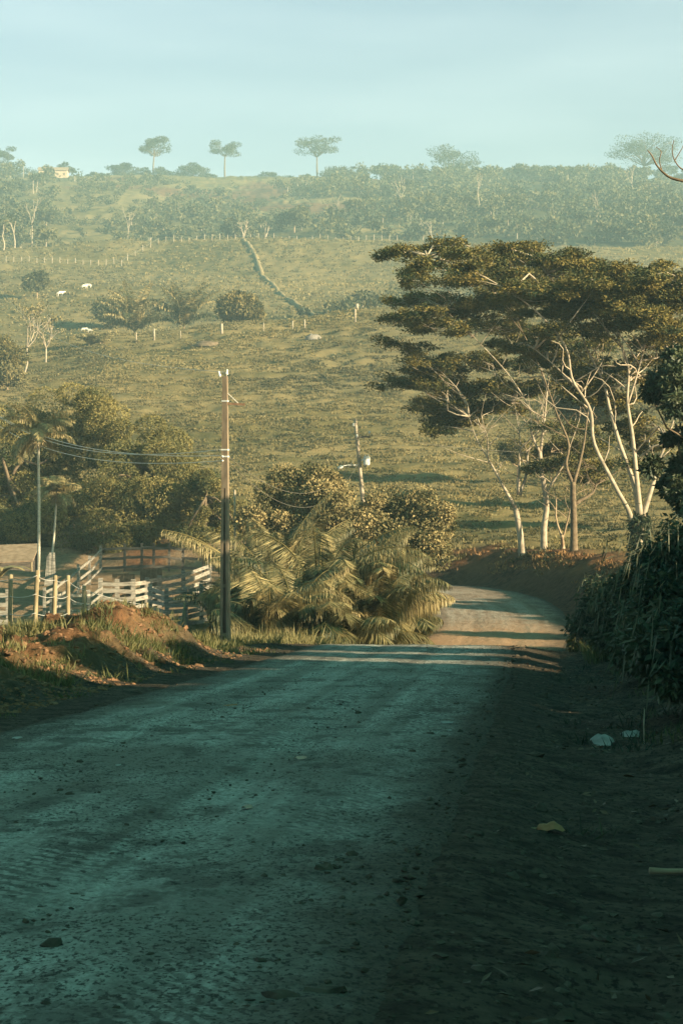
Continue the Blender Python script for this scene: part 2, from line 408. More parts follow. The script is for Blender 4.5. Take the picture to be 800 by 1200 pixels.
    L(noise(6.0, 8, (1, 1, 1), geo.outputs['Position'], 0.7), bp.inputs['Height']); L(bp.outputs[0], p.inputs['Normal'])
    L(p.outputs[0], out.inputs[0])
    return m

# ------------------------------------------------------------------ the lie of the land
def zv(v, d): return (560 - v) / FPX * d
NEAR = [(-250, 9.3), (0, -2.0), (72, -5.25)]
COLS = {}   # pixel column -> [(distance, height)]
def colprof(u, low, crest_v, far):
    p = list(NEAR) + low
    p += [(165, -2.4), (205, .8), (245, 5.4), (290, 11.6), (330, zv(crest_v + 26, 330)), (368, zv(crest_v, 368)), (392, zv(crest_v, 368) - .3)]
    p += far
    return p
left_low = [(85, -5.85), (103, -6.5), (115, -6.0), (126, -5.3), (140, -4.95), (150, -4.5)]
mid_low = [(85, -6.3), (103, -6.4), (115, -6.0), (126, -5.2), (140, -4.3), (150, -3.6)]
right_low = [(85, -5.9), (103, -5.2), (113, -4.8), (122, -4.4), (135, -4.0), (150, -3.3)]
def far2(vs_): return [(d, zv(v, d)) for d, v in vs_]
tail = [(1600, 172), (2100, 165)]
COLS[-700] = colprof(-700, left_low, 415, far2([(430, 400), (500, 370), (560, 345), (640, 318), (700, 300), (760, 300), (900, 262), (1100, 228), (1300, 216)]) + tail)
COLS[0] = colprof(0, left_low, 408, far2([(430, 398), (500, 366), (560, 342), (640, 314), (700, 296), (760, 296), (900, 256), (1100, 226), (1300, 214)]) + tail)
COLS[150] = colprof(150, left_low, 391, far2([(430, 394), (500, 365), (560, 340), (640, 312), (700, 289), (760, 291), (900, 256), (1100, 226), (1300, 213)]) + tail)
COLS[310] = colprof(310, mid_low, 380, far2([(435, 382), (500, 356), (560, 332), (640, 304), (690, 286), (760, 290), (900, 257), (1100, 231), (1300, 214)]) + tail)
COLS[460] = colprof(460, mid_low, 366, far2([(435, 373), (500, 352), (560, 331), (640, 306), (700, 288), (760, 290), (900, 257), (1100, 231), (1300, 217)]) + tail)
COLS[620] = colprof(620, right_low, 358, far2([(435, 366), (500, 350), (560, 332), (640, 310), (700, 294), (760, 292), (900, 257), (1100, 231), (1300, 216)]) + tail)
COLS[1500] = colprof(1500, right_low, 350, far2([(435, 360), (500, 346), (560, 332), (640, 312), (700, 296), (760, 292), (900, 257), (1100, 231), (1300, 216)]) + tail)
CU = sorted(COLS)

RC = np.array([(-3.98 + .088 * y, y) for y in (-60, -40, -20, 0, 20, 40, 56, 66)] +
              [(2.45, 73), (3.75, 80), (5.2, 87), (6.35, 95), (6.95, 103), (7.05, 110), (6.3, 117), (4.4, 123.5), (1.2, 128.5), (-3.5, 132), (-10, 134.5), (-18, 136.5), (-30, 138)])
RL = spline(np.c_[RC, np.zeros(len(RC))], 420)[:, :2]
RS = np.r_[0, np.cumsum(np.linalg.norm(np.diff(RL, axis=0), axis=1))]
RT = unit(np.gradient(RL, axis=0))
RZX = [-250, -60, 0, 40, 66, 72, 75, 79, 85, 91, 98, 108, 115, 122, 128, 140]
RZ = [9.3, .71, -2.0, -3.81, -4.98, -5.25, -5.5, -5.98, -6.45, -6.52, -6.42, -6.2, -5.98, -5.87, -5.95, -5.6]
RZL = pchip(RZX, RZ, RL[:, 1])
RZL[RL[:, 1] > 130] = RZL[RL[:, 1] > 130]

def road_near(x, y):
    """signed distance to the road's centre line (left is negative), height and station there"""
    x = np.atleast_1d(x).ravel(); y = np.atleast_1d(y).ravel()
    s = np.empty(len(x)); zr = np.empty(len(x)); st = np.empty(len(x)); yy = np.empty(len(x))
    for a in range(0, len(x), 20000):
        b = slice(a, a + 20000)
        dx = x[b, None] - RL[None, :, 0]; dy = y[b, None] - RL[None, :, 1]
        k = np.argmin(dx * dx + dy * dy, 1); r = np.arange(len(k))
        ddx, ddy = dx[r, k], dy[r, k]
        cr = ddx * RT[k, 1] - ddy * RT[k, 0]
        s[b] = np.sign(cr) * np.hypot(ddx, ddy)
        f = ddx * RT[k, 0] + ddy * RT[k, 1]
        zr[b] = np.interp(RS[k] + f, RS, RZL); st[b] = RS[k] + f; yy[b] = RL[k, 1]
    return s, zr, st, yy

def base_z(x, y):
    yy = np.maximum(y, 5.0)
    u = np.clip(400 + FPX * x / yy, CU[0], CU[-1])
    # close to the camera the columns fan together, so ease the column towards the middle there
    prof = np.stack([pchip([p[0] for p in COLS[c]], [p[1] for p in COLS[c]], y) for c in CU], -1)
    k = np.clip(np.searchsorted(CU, u) - 1, 0, len(CU) - 2)
    cu = np.array(CU); f = (u - cu[k]) / (cu[k + 1] - cu[k]); f = f * f * (3 - 2 * f)
    r = np.arange(len(x))
    return prof[r, k] * (1 - f) + prof[r, k + 1] * f

def terrain(x, y, zones=False):
    x = np.atleast_1d(np.asarray(x, float)).ravel(); y = np.atleast_1d(np.asarray(y, float)).ravel()
    z = base_z(x, y)
    s = np.full(len(x), 99.0); zr = z.copy(); yy = y.copy()
    nr = (y < 165) & (np.abs(x) < 60)
    if nr.any(): s[nr], zr[nr], _, yy[nr] = road_near(x[nr], y[nr])
    a = np.abs(s)
    w_ = 1 - sstep(3.4, 7.5, a)
    z = z * (1 - w_) + zr * w_
    # left embankment along the near road
    hb = np.interp(yy, [-60, 0, 20, 40, 47, 52, 56, 59, 62, 65, 68], [1.5, 1.4, 1.1, .7, .7, .9, 1.25, 1.05, .45, .12, 0])
    wob = vnoise(x, y, 3.0, 5) * 0.9 + vnoise(x, y, 1.1, 6) * .35
    up = sstep(-4.3, -6.6, s + wob) if False else sstep(4.2, 6.6, -s + wob)
    hbx = np.interp(x, [-10, -7.6, -6.4, -5.4], [.45, .5, .85, 1.0]); hb = np.where((yy > 50) & (yy < 70), hb * (1 + (hbx - 1) * sstep(50, 56, yy)), hb)
    z = z + hb * up * (1 - .55 * sstep(9, 14, -s)) * (1 - sstep(14, 30, -s))
    rough = up * (1 - sstep(8.5, 11, -s)) * (hb > .05)
    z = z + rough * (vnoise(x, y, 1.3, 8) * .55 + vnoise(x, y, .6, 9) * .42 + vnoise(x, y, .28, 19) * .22 + vnoise(x, y, .13, 18) * .10 + (np.abs(vnoise(x * .5 + y * .9, x * .25, .55, 29)) - .2) * .45)
    # right-hand verge: falls off the shoulder, then rises under the scrub
    hr = np.interp(yy, [-60, 60, 76, 90], [1, 1, .8, 0])
    z = z - hr * .25 * sstep(3.1, 4.7, s) * (1 - sstep(5.5, 8, s)) + hr * 1.2 * sstep(5.2, 10, s) * (1 - sstep(30, 60, s))
    # cut bank on the outside of the bend
    hc = np.interp(yy, [88, 98, 108, 116, 126, 132], [0, .4, .78, .72, .3, .05])
    cut = sstep(3.3, 5.0, s + vnoise(x, y, 2, 12) * .5)
    z = z + hc * cut * (1 - sstep(8, 16, s))
    # crowned, slightly rutted bed; the road sheet lies on it
    z = z - .05 * (1 - sstep(2.9, 3.4, a))
    # roughness
    far = sstep(100, 150, y)
    z = z + (1 - far) * sstep(3.2, 4.5, a) * (vnoise(x, y, .5, 1) * .09 + vnoise(x, y, 1.7, 2) * .12 + sstep(4.6, 6, s) * (vnoise(x, y, .8, 14) * .25 + vnoise(x, y, .3, 15) * .12))
    z = z + far * (vnoise(x, y, 2.6, 3) * .42 + vnoise(x * .8, y * 1.3, 1.5, 4) * .42 + vnoise(x, y, .8, 24) * .14 + vnoise(x * .2 + y * .05, y, 1.7, 61) * .42 * (1 - sstep(380, 420, y)) + vnoise(x, y, 14, 7) * .7) * (1 + sstep(400, 900, y))
    z = z + sstep(380, 500, y) * vnoise(x, y, 60, 10) * 5 * (1 - sstep(1150, 1300, y) * .6)
    if not zones: return z
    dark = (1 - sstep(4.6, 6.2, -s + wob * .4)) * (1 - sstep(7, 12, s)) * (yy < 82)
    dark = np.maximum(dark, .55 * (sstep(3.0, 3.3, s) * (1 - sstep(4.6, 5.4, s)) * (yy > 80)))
    red = np.maximum(rough * (1 - sstep(62, 70, yy)), (1 - sstep(4.6, 7.0, a + vnoise(x, y, 2, 21))) * (yy > 82))
    red = np.maximum(red, sstep(.12, .3, vnoise(x, y, 40, 31) + .25 * vnoise(x, y, 9, 32)) * sstep(900, 1000, y) * .8)
    red = np.maximum(red, (1 - sstep(7.0, 9.5, s + vnoise(x, y, 2, 22))) * (s > 3) * sstep(92, 98, yy))
    yard = sstep(-4, -7, x) * sstep(98, 108, y) * (1 - sstep(146, 156, y)) * (1 - sstep(-1.5, 0, x))
    uu = 400 + FPX * x / np.maximum(y, 5)
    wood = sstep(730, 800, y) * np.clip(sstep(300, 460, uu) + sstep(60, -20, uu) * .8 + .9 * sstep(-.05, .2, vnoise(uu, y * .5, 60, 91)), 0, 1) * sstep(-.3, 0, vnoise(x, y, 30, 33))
    yard = yard * sstep(-.35, -.1, vnoise(x, y, 4, 40))
    return z, np.stack([np.clip(dark, 0, 1), np.clip(red, 0, 1), np.clip(yard, 0, 1), wood], -1)

def gz(x, y): return float(terrain([x], [y])[0])
def G(u, d):
    """point on the ground in pixel column u at distance d"""
    x = (u - 400) / FPX * d / 1.0
    return np.array([x, d, gz(x, d)])

def make_ground():
    t = np.r_[np.linspace(-1.0, -.2, 36)[:-1], np.arange(-.2, -.075, .00121), np.arange(-.075, -.012, .00055), np.arange(-.012, .2, .00121), np.linspace(.2, 1.0, 36)[1:]]
    ys = np.r_[np.linspace(-70, 4, 50)[:-1], np.arange(4, 30, .16), np.arange(30, 70, .09), np.arange(70, 76, .17), np.arange(76, 140, .32), np.arange(140, 260, .4), np.arange(260, 400, .6), np.arange(400, 760, 3), np.arange(760, 1400, 6), np.linspace(1400, 2000, 12)]
    X = t[None, :] * (ys[:, None] + 110); Y = np.repeat(ys[:, None], len(t), 1)
    z, zone = terrain(X.ravel(), Y.ravel(), True)
    nr, nc = X.shape
    i = np.arange(nr - 1)[:, None] * nc; j = np.arange(nc - 1)[None, :]
    Q = np.stack([i + j, i + j + 1, i + nc + j + 1, i + nc + j], -1).reshape(-1, 4)
    mb = MB(); mb.add(np.c_[X.ravel(), Y.ravel(), z], Q)
    o = mb.build('ground', ground_material(), smooth=True)
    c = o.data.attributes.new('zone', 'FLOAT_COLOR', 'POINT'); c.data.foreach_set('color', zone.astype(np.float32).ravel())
    tag(o, kind='structure')

def make_road():
    st = np.r_[np.arange(40, 65, .12), np.arange(65, 92, .045), np.arange(92, 136, .12), np.arange(136, RS[-1] - 1, .3)]
    c = np.c_[np.interp(st, RS, RL[:, 0]), np.interp(st, RS, RL[:, 1])]
    tg = np.c_[np.interp(st, RS, RT[:, 0]), np.interp(st, RS, RT[:, 1])]; tg = unit(tg)
    nrm = np.c_[tg[:, 1], -tg[:, 0]]
    zc = np.interp(st, RS, RZL)
    a = np.linspace(-3.9, 3.9, 150)
    X = c[:, None, 0] + nrm[:, None, 0] * a; Y = c[:, None, 1] + nrm[:, None, 1] * a
    edge = sstep(2.75, 3.6, np.abs(a))[None, :] + vnoise(X, Y, 1.4, 51) * .25
    Z = zc[:, None] + .03 - .08 * np.clip(edge, 0, 1) - .2 * sstep(3.1, 3.9, np.abs(a))[None, :]
    rut = np.exp(-((np.abs(a) - 1.0) / .35) ** 2)[None, :] * .02
    Z = Z - rut + vnoise(X, Y, .45, 52) * .018 + vnoise(X, Y, .16, 53) * .016 + vnoise(X, Y, .085, 55) * .014 + vnoise(X, Y, 2.2, 54) * .03 * 1
    nr, nc = X.shape
    i = np.arange(nr - 1)[:, None] * nc; j = np.arange(nc - 1)[None, :]
    Q = np.stack([i + j, i + j + 1, i + nc + j + 1, i + nc + j], -1).reshape(-1, 4)
    mb = MB(); mb.add(np.c_[X.ravel(), Y.ravel(), Z.ravel()], Q)
    o = mb.build('road', road_material(), smooth=True)
    al = np.stack([np.repeat(a[None], nr, 0), Y, np.repeat((1.35 * sstep(1.5, 3.5, np.abs(a)) + .5 * sstep(2.9, 3.4, np.abs(a)))[None], nr, 0)], -1)
    at_ = o.data.attributes.new('along', 'FLOAT_VECTOR', 'POINT'); at_.data.foreach_set('vector', al.reshape(-1, 3).astype(np.float32).ravel())
    tag(o, kind='structure')
make_ground(); make_road()

# ------------------------------------------------------------------ haze
def make_haze():
    mb = MB(); box(mb, (0, 910, 95), (2150, 0, 0), (0, 1110, 0), (0, 0, 118))
    m, n, out = new_mat('haze')
    v = n.nodes.new('ShaderNodeVolumePrincipled'); v.inputs['Color'].default_value = (0.54, 0.84, 0.96, 1)
    v.inputs['Density'].default_value = 0.0004; v.inputs['Anisotropy'].default_value = 0.0
    n.links.new(v.outputs[0], out.inputs['Volume'])
    o = mb.build('haze', m); tag(o, kind='stuff')
make_haze()

# ------------------------------------------------------------------ trees
def clump_leaves(mb, rng, C, rad, n, L, W, droop=0.3, shell=.55, flat=1.0, tone=(0, 1), upface=0.0):
    """leaves spread through a clump round C (rad = (rx, ry, rz)), thicker towards its outside"""
    d = rvec(rng, n); r = shell + (1 - shell) * rng.random(n) ** .7
    rad = np.asarray(rad, float)
    P = C + d * r[:, None] * rad
    D = d * .6 + rvec(rng, n) * .7; D[:, 2] -= droop; D[:, 2] *= flat
    N = rvec(rng, n) * (1 - upface) + np.array([0, 0, 1.0]) * upface + d * .5
    base = rng.uniform(*tone)
    leaves(mb, P, D, N, L * rng.uniform(.7, 1.3, n), W * rng.uniform(.7, 1.3, n), np.clip(base * .68 + .32 * rng.random(n), 0, 1))

def limb(mb, a, b, r0, r1, rng, bend=.12, n=6, sides=5, sag=0.0):
    a = np.asarray(a, float); b = np.asarray(b, float); L = np.linalg.norm(b - a)
    m1 = a + (b - a) * .35 + rng.normal(size=3) * L * bend + np.array([0, 0, sag * L]); m2 = a + (b - a) * .7 + rng.normal(size=3) * L * bend * .7 + np.array([0, 0, sag * L])
    P = spline([a, m1, m2, b], n)
    tube(mb, P, np.linspace(r0, r1, n), sides); return P

def round_tree(name, label, cat, base, h, rx, rz, nb, nl, L, W, leaf, bark, seed, group=None, tr=.18, cz=None, droop=.35, clump=.36, ry=None, limbs=10, sub=False, lobes=None, shell=.5):
    rng = np.random.default_rng(seed)
    base = np.asarray(base, float); ry = rx if ry is None else ry
    t = thing(name, base, label, cat, group)
    C = base + np.array([0, 0, h - rz if cz is None else cz])
    tk = MB(); top = C + np.array([rng.normal() * rx * .15, rng.normal() * ry * .15, rz * .2])
    fork = base + (C - base) * .6 + np.array([rng.normal() * .1, rng.normal() * .1, 0]) * rx * .3
    tube(tk, spline([base - [0, 0, .3], base + (fork - base) * .5 + rng.normal(size=3) * [.08, .08, 0], fork, top], 9), np.linspace(tr, tr * .3, 9), 7)
    cr = MB()
    if lobes is None:
        lobes = []
        for k in range(7):
            dd = rvec(rng, 1)[0]; dd[2] = abs(dd[2]) * 1.1 - .35
            lobes.append(tuple(C + dd * np.array([rx, ry, rz]) * rng.uniform(.25, .62)) + (min(rx, rz * 1.2) * rng.uniform(.42, .72),))
    for k in range(nb):
        d = rvec(rng, 1)[0]; 
        if d[2] < -.35: d[2] *= .4
        d = unit(d)
        p = C + d * np.array([rx, ry, rz]) * rng.uniform(.45, .86)
        if lobes is not None:
            q = lobes[k % len(lobes)]; p = np.asarray(q[:3]) + rvec(rng, 1)[0] * q[3] * rng.uniform(.4, .85) * np.array([1, 1, .8])
        cr_ = clump * min(rx, rz * 1.3) * rng.uniform(.7, 1.25)
        clump_leaves(cr, rng, p, (cr_, cr_, cr_ * .75), nl, L, W, droop, shell)
        if k < limbs: limb(tk, fork + (top - fork) * rng.random() * .6, p, tr * .4, tr * .1, rng)
    tk.build('trunk', M[bark], t, smooth=True); cr.build('crown', M[leaf], t)
    return t

def umbrella(label, d, trunk, limbs_, discs, seed, r0=.26, bark='palebark', dens=1.0, leaf='umbrella', group='flat topped trees by the bend', name='flat_topped_tree', ivy=False):
    """trunk and limbs follow pixel lines at distance d; each disc (u, v, ru, rv) is a flat layer of foliage with its own depth"""
    rng = np.random.default_rng(seed); ppm = FPX / d
    b = G(trunk[0][0], d)
    t = thing(name, b, label, 'tree', group)
    tk = MB()
    P = [b - [0, 0, .4]] + [at(u, v, d + rng.normal() * .15) for u, v in trunk[1:]]
    tube(tk, spline(P, 12), r0 * (.55 + .35 * np.linspace(1, 0, 12) + .18 * np.linspace(1, 0, 12) ** 8), 9)
    tips = []; curves = []
    for lb in limbs_:
        snap = None
        if curves and lb[0][1] < trunk[-1][1] - 25:
            allq = np.concatenate(curves); c0 = at(lb[0][0], lb[0][1], d); snap = allq[np.argmin(np.hypot(allq[:, 0] - c0[0], allq[:, 2] - c0[2]))]
        off = rng.uniform(-2.2, 2.2); k = len(lb)
        Q = [at(u + (rng.normal() * 3 if 0 < i < k - 1 else 0), v, d + off * i / max(k - 1, 1)) for i, (u, v) in enumerate(lb)]
        if snap is not None:
            dy = snap[1] - d; Q = [p_ + np.array([0, dy, 0]) for p_ in Q]; Q[0] = snap
        q = spline(Q, 4 * k); curves.append(q); tube(tk, q, r0 * (.07 + (.37 if snap is None else .10) * np.linspace(1, 0, len(q)) ** 1.3), 6); m_ = len(q)
        for f in (.3, .4, .5, .6, .7, .8):            # side branches
            i0 = int(m_ * f) - 1; e = q[i0] + np.array([rng.normal() * 1.6, rng.normal() * 1.2, rng.uniform(.6, 2.4)]); limb(tk, q[i0], e, r0 * .12, r0 * .035, rng, .08, 6, 5)
        tips += [(q[-1], off)] + [(q[int(len(q) * f)], off * f) for f in (.6, .8)]
    cr = MB()
    extra = []
    for i, A in enumerate(discs):          # smaller tufts between neighbouring layers
        for B in discs[i + 1:]:
            if abs(A[0] - B[0]) < 75 and abs(A[1] - B[1]) < 34:
                f = rng.uniform(.3, .7); extra.append((A[0] * f + B[0] * (1 - f) + rng.normal() * 7, A[1] * f + B[1] * (1 - f) + rng.normal() * 6, rng.uniform(10, 20), rng.uniform(3, 6)))
    for (u, v, ru, rv) in list(discs) + extra:
        c0 = at(u, v, d)
        dist = [np.hypot(q[0][0] - c0[0], (q[0][2] - c0[2]) * (1.6 if q[0][2] < c0[2] else 3.0)) for q in tips]
        k = int(np.argmin(dist)); tip, off = tips[k]
        c = at(u, v, d + off + rng.uniform(-2.6, 2.6)) if v < 400 else at(u, v, d + rng.uniform(1.2, 4.5))
        Rr = ru / ppm; Rz = rv / ppm * .85
        br = limb(tk, tip, c, r0 * .17, r0 * .06, rng, .08, 7, 5, .03)
        ns = max(6, int(Rr * (10 if (u, v, ru, rv) in extra else 13)))
        tilt = rng.normal() * .10
        for q in range(ns):
            a = rng.uniform(0, 2 * PI); rr = rng.random() ** .55 * rng.choice([1, 1, 1.25])
            p = c + np.array([math.cos(a) * rr * Rr, math.sin(a) * rr * Rr * 1.1, (rng.uniform(-.8, .8) - .3 * rr) * Rz + tilt * math.cos(a) * rr * Rr])
            if q % 3 == 0: limb(tk, br[rng.integers(2, 7)], p - [0, 0, .1], r0 * .07, .012, rng, .1, 5, 4)
            w_ = rng.uniform(.25, .75)
            if rng.random() < .2: p = p + [rng.normal() * .3, 0, rng.normal() * .22]
            clump_leaves(cr, rng, p, (w_, w_, .17 * rng.uniform(.7, 1.7)), int(140 * dens * rng.uniform(.3, 1.4)), .17, .07, .05, .1, .5, (0, 1), .35)
    tk.build('trunk', M[bark], t, smooth=True)
    cr.build('crown', M[leaf], t)
    if ivy:
        iv = MB(); pp = spline(P, 30)
        for p in pp[:int(len(pp) * .95)]:
            clump_leaves(iv, rng, p, (r0 * 1.5, r0 * 1.5, .3), 60, .2, .13, .3, .6)
        iv.build('ivy', M['dark'], t)
    return t

umbrella('pale trunked flat topped tree, leftmost of the trunks standing on the red bank', 126.5,
         [(613, 662), (609, 625), (603, 592)],
         [[(603, 594), (588, 565), (574, 540), (560, 515), (549, 488)], [(575, 535), (568, 510), (561, 494)], [(607, 580), (604, 545), (601, 515), (602, 470)], [(609, 580), (616, 552), (618, 528), (634, 495), (640, 470)], [(606, 530), (620, 508), (631, 487), (640, 455)]],
         [(500, 472, 30, 7), (532, 482, 38, 9), (521, 499, 26, 7), (566, 478, 34, 8), (465, 447, 28, 8), (508, 446, 40, 10), (556, 453, 44, 10), (606, 456, 40, 9), (470, 405, 32, 6), (505, 425, 32, 6), (545, 418, 30, 6), (590, 425, 34, 7), (640, 452, 34, 8)], 11, .25)
umbrella('pale flat topped tree forking near its top, second trunk from left on the bank', 126,
         [(637, 659), (637, 620), (640, 590), (634, 552), (632, 528)],
         [[(632, 530), (626, 508), (622, 480), (600, 440), (560, 400), (520, 362)], [(633, 528), (641, 500), (642, 470), (640, 430), (620, 390), (585, 350)], [(640, 592), (646, 575), (658, 545), (668, 522), (672, 480), (668, 440)]],
         [(470, 376, 26, 6), (520, 380, 36, 8), (575, 380, 36, 8), (488, 352, 34, 7), (538, 354, 48, 9), (596, 352, 48, 10), (500, 327, 34, 9), (558, 320, 44, 11), (625, 392, 34, 7), (660, 420, 34, 7)], 12, .21)
umbrella('small brown trunked tree with a low fork, between two taller trunks on the bank', 125,
         [(661, 657), (659, 640), (658, 628)],
         [[(658, 630), (651, 608), (647, 585), (644, 555), (645, 530)], [(659, 630), (666, 608), (672, 585), (682, 560)]],
         [(640, 528, 20, 6), (690, 545, 24, 8), (662, 520, 22, 6)], 13, .16, 'brownbark')
umbrella('dark trunked tree with upright forking limbs, standing on the red bank', 123,
         [(672, 656), (672, 620), (671, 580), (671, 565)],
         [[(671, 568), (664, 545), (662, 520), (652, 485), (630, 430), (600, 370), (590, 330)], [(672, 566), (680, 540), (684, 515), (690, 480), (700, 430), (710, 380)], [(673, 590), (688, 578), (700, 568), (715, 560)]],
         [(600, 294, 34, 10), (640, 302, 38, 11), (610, 327, 48, 13), (660, 346, 40, 8), (668, 328, 40, 10), (690, 400, 34, 7), (700, 520, 20, 8), (640, 545, 26, 8), (684, 430, 30, 7), (700, 555, 24, 8), (660, 500, 26, 8)], 14, .24, 'darkbark')
umbrella('largest flat topped tree, its long white limbs rising from an ivy covered trunk', 108,
         [(748, 690), (748, 650), (748, 620), (749, 605)],
         [[(742, 622), (735, 600), (718, 570), (700, 520), (688, 480), (672, 445), (655, 405), (620, 360), (560, 320), (500, 300)],
          [(749, 612), (742, 570), (730, 520), (716, 480), (706, 445), (690, 405), (672, 360), (640, 320)],
          [(750, 608), (746, 560), (742, 510), (738, 470), (732, 430), (722, 395), (714, 350)],
          [(752, 608), (764, 575), (775, 548), (779, 520), (790, 480), (796, 430)],
          [(742, 470), (748, 440), (750, 410), (757, 380), (758, 350)], [(738, 452), (748, 428), (756, 400), (772, 370)],
          [(700, 505), (690, 480), (676, 458), (650, 430), (625, 410)], [(768, 430), (780, 415), (791, 398)]],
         [(472, 293, 27, 8), (515, 288, 34, 9), (558, 300, 38, 9), (690, 314, 42, 11), (740, 320, 44, 12), (788, 322, 34, 11), (610, 290, 30, 8), (650, 305, 40, 9), (730, 340, 44, 9), (790, 350, 32, 12), (704, 352, 36, 8), (768, 375, 34, 9), (600, 408, 30, 5), (650, 386, 30, 6), (640, 365, 30, 8), (692, 366, 30, 7), (722, 382, 26, 7), (664, 440, 34, 8), (702, 468, 30, 8), (738, 500, 24, 8), (730, 545, 22, 8), (700, 340, 40, 8), (806, 392, 34, 12), (770, 402, 30, 7), (580, 330, 40, 9), (500, 310, 30, 8), (760, 345, 40, 9), (800, 420, 26, 10), (745, 365, 34, 8), (820, 330, 34, 10), (610, 345, 36, 8), (690, 330, 36, 9), (640, 340, 36, 8), (770, 440, 26, 8), (720, 430, 26, 7), (690, 455, 28, 8), (765, 520, 22, 8), (800, 470, 24, 8)], 15, .33, ivy=True)

# dense mango trees behind the corral
def lob(*a, k=0, g=1.0): return [tuple(at(u, v, d + k)) + (r * g,) for u, v, d, r in a]
round_tree('mango_tree', 'broad dense mango tree with sunlit right side behind the corral, the largest there', 'tree', G(165, 150), 9.5, 4.2, 4.0, 84, 1300, .18, .065, 'mango', 'darkbark', 21,
           'dense trees behind the corral', .35, lobes=lob((140, 510, 141, 2.3), (175, 560, 138, 2.4), (205, 575, 138, 2.2), (165, 610, 137, 2.0), (110, 580, 139, 2.4), (195, 530, 140, 1.9), (120, 490, 142, 1.9), (215, 605, 138, 1.6), (140, 560, 138, 2.2), (190, 590, 138, 2.3), (100, 480, 143, 1.8), (122, 630, 136, 1.3), (152, 636, 136, 1.2), (92, 622, 137, 1.3), k=10, g=1.25), clump=.27, shell=.78)
round_tree('mango_tree', 'dark dense mango tree at the left edge behind the slender palm', 'tree', G(20, 152), 9, 4.0, 4.2, 80, 1300, .18, .065, 'mango', 'darkbark', 22,
           'dense trees behind the corral', .33, lobes=lob((20, 510, 144, 2.6), (60, 500, 145, 2.4), (5, 570, 142, 2.5), (50, 560, 143, 2.4), (85, 540, 142, 2.0), (25, 605, 141, 1.8), (-25, 530, 144, 2.4), (-30, 590, 142, 2.4), (80, 600, 140, 1.6), (60, 620, 139, 1.4), (28, 622, 137, 1.5), (-5, 625, 138, 1.6), (75, 600, 136, 1.3), k=10, g=1.25), clump=.28, shell=.78)
round_tree('mango_tree', 'smaller bushy dark tree right of the big mango, behind the tall concrete pole', 'tree', G(240, 144), 6.0, 2.0, 2.6, 80, 800, .17, .06, 'mango', 'darkbark', 23,
           'dense trees behind the corral', .2, lobes=lob((245, 575, 137, 1.5), (240, 620, 136, 1.4), (262, 600, 137, 1.2), (225, 640, 135, .9), (262, 632, 136, 1.0), k=8, g=1.2), clump=.3)

# broad-leaved shrubs behind the palms
SHG = 'broad leaved shrubs behind the palm thicket'
round_tree('broad_leaved_shrub', 'brownish broad leaved shrub behind the palm fronds, left of the leaning pole', 'shrub', G(352, 108), 5.2, 2.6, 2.2, 100, 420, .14, .09, 'shrub', 'brownbark', 31, SHG, .1,
           lobes=lob((330, 590, 108, 1.3), (370, 580, 108, 1.3), (395, 600, 107, 1.2), (345, 620, 107, 1.4), (305, 615, 107, 1.1), (365, 562, 109, .9), (330, 565, 109, .9), (390, 570, 109, .8)), clump=.24)
round_tree('broad_leaved_shrub', 'brownish broad leaved shrub right of the leaning pole, reaching over the road bend', 'shrub', G(468, 108), 4.6, 2.6, 2.0, 80, 420, .14, .09, 'shrub', 'brownbark', 32, SHG, .1,
           lobes=lob((450, 600, 108, 1.2), (485, 595, 108, 1.2), (510, 610, 107, 1.0), (470, 635, 107, 1.3), (500, 640, 106, 1.1), (430, 620, 107, 1.0)), clump=.26)
round_tree('broad_leaved_shrub', 'low dark shrub beside the thin white post behind the tall pole', 'shrub', G(288, 110), 3.6, 1.2, 1.5, 24, 240, .20, .12, 'olive', 'brownbark', 33, SHG, .08, clump=.4)

# palms
def frond(mb, st, base, az, el, L, droop, rng, nl=46, ll=.62, lw=.05, hang=.55, tone=.5, vee=.5):
    """one arching feather frond: a stalk in st and hanging leaflets in mb"""
    n = 12; t = np.linspace(0, 1, n)
    ang = el - droop * t ** 1.4
    ds = L / (n - 1)
    h = np.r_[0, np.cumsum(np.cos(ang[:-1]) * ds)]; z = np.r_[0, np.cumsum(np.sin(ang[:-1]) * ds)]
    P = base + np.c_[np.cos(az) * h, np.sin(az) * h, z]
    tube(st, P, np.linspace(.035, .008, n) * L / 4, 4, tone, False)
    tt = np.linspace(.12, 1, nl); Q = np.stack([np.interp(tt, t, P[:, k]) for k in range(3)], -1)
    T = unit(np.gradient(Q, axis=0)); S = unit(np.cross(T, [0, 0, 1.0])); U = np.cross(S, T)
    ln = ll * np.sin(np.clip(tt * 1.02, 0, 1) * PI * .86 + .25) ** .7 * rng.uniform(.85, 1.1, nl)
    for sg in (-1, 1):
        D = T * .55 + S * sg * 1.0 + U * vee + np.array([0, 0, -hang]) + rng.normal(size=(nl, 3)) * .13
        leaves(mb, Q, D, U + rng.normal(size=(nl, 3)) * .3, ln, lw, np.clip(tone + rng.normal(size=nl) * .15, 0, 1))
        # second, lower half of the leaflet hanging down from the first
        P2 = Q + unit(D) * (ln * .62)[:, None]
        D2 = unit(D) * .4 + np.array([0, 0, -1.0]) * (.4 + hang)
        leaves(mb, P2, D2, U + S * sg, ln * .6, lw * .85, np.clip(tone + rng.normal(size=nl) * .15, 0, 1))

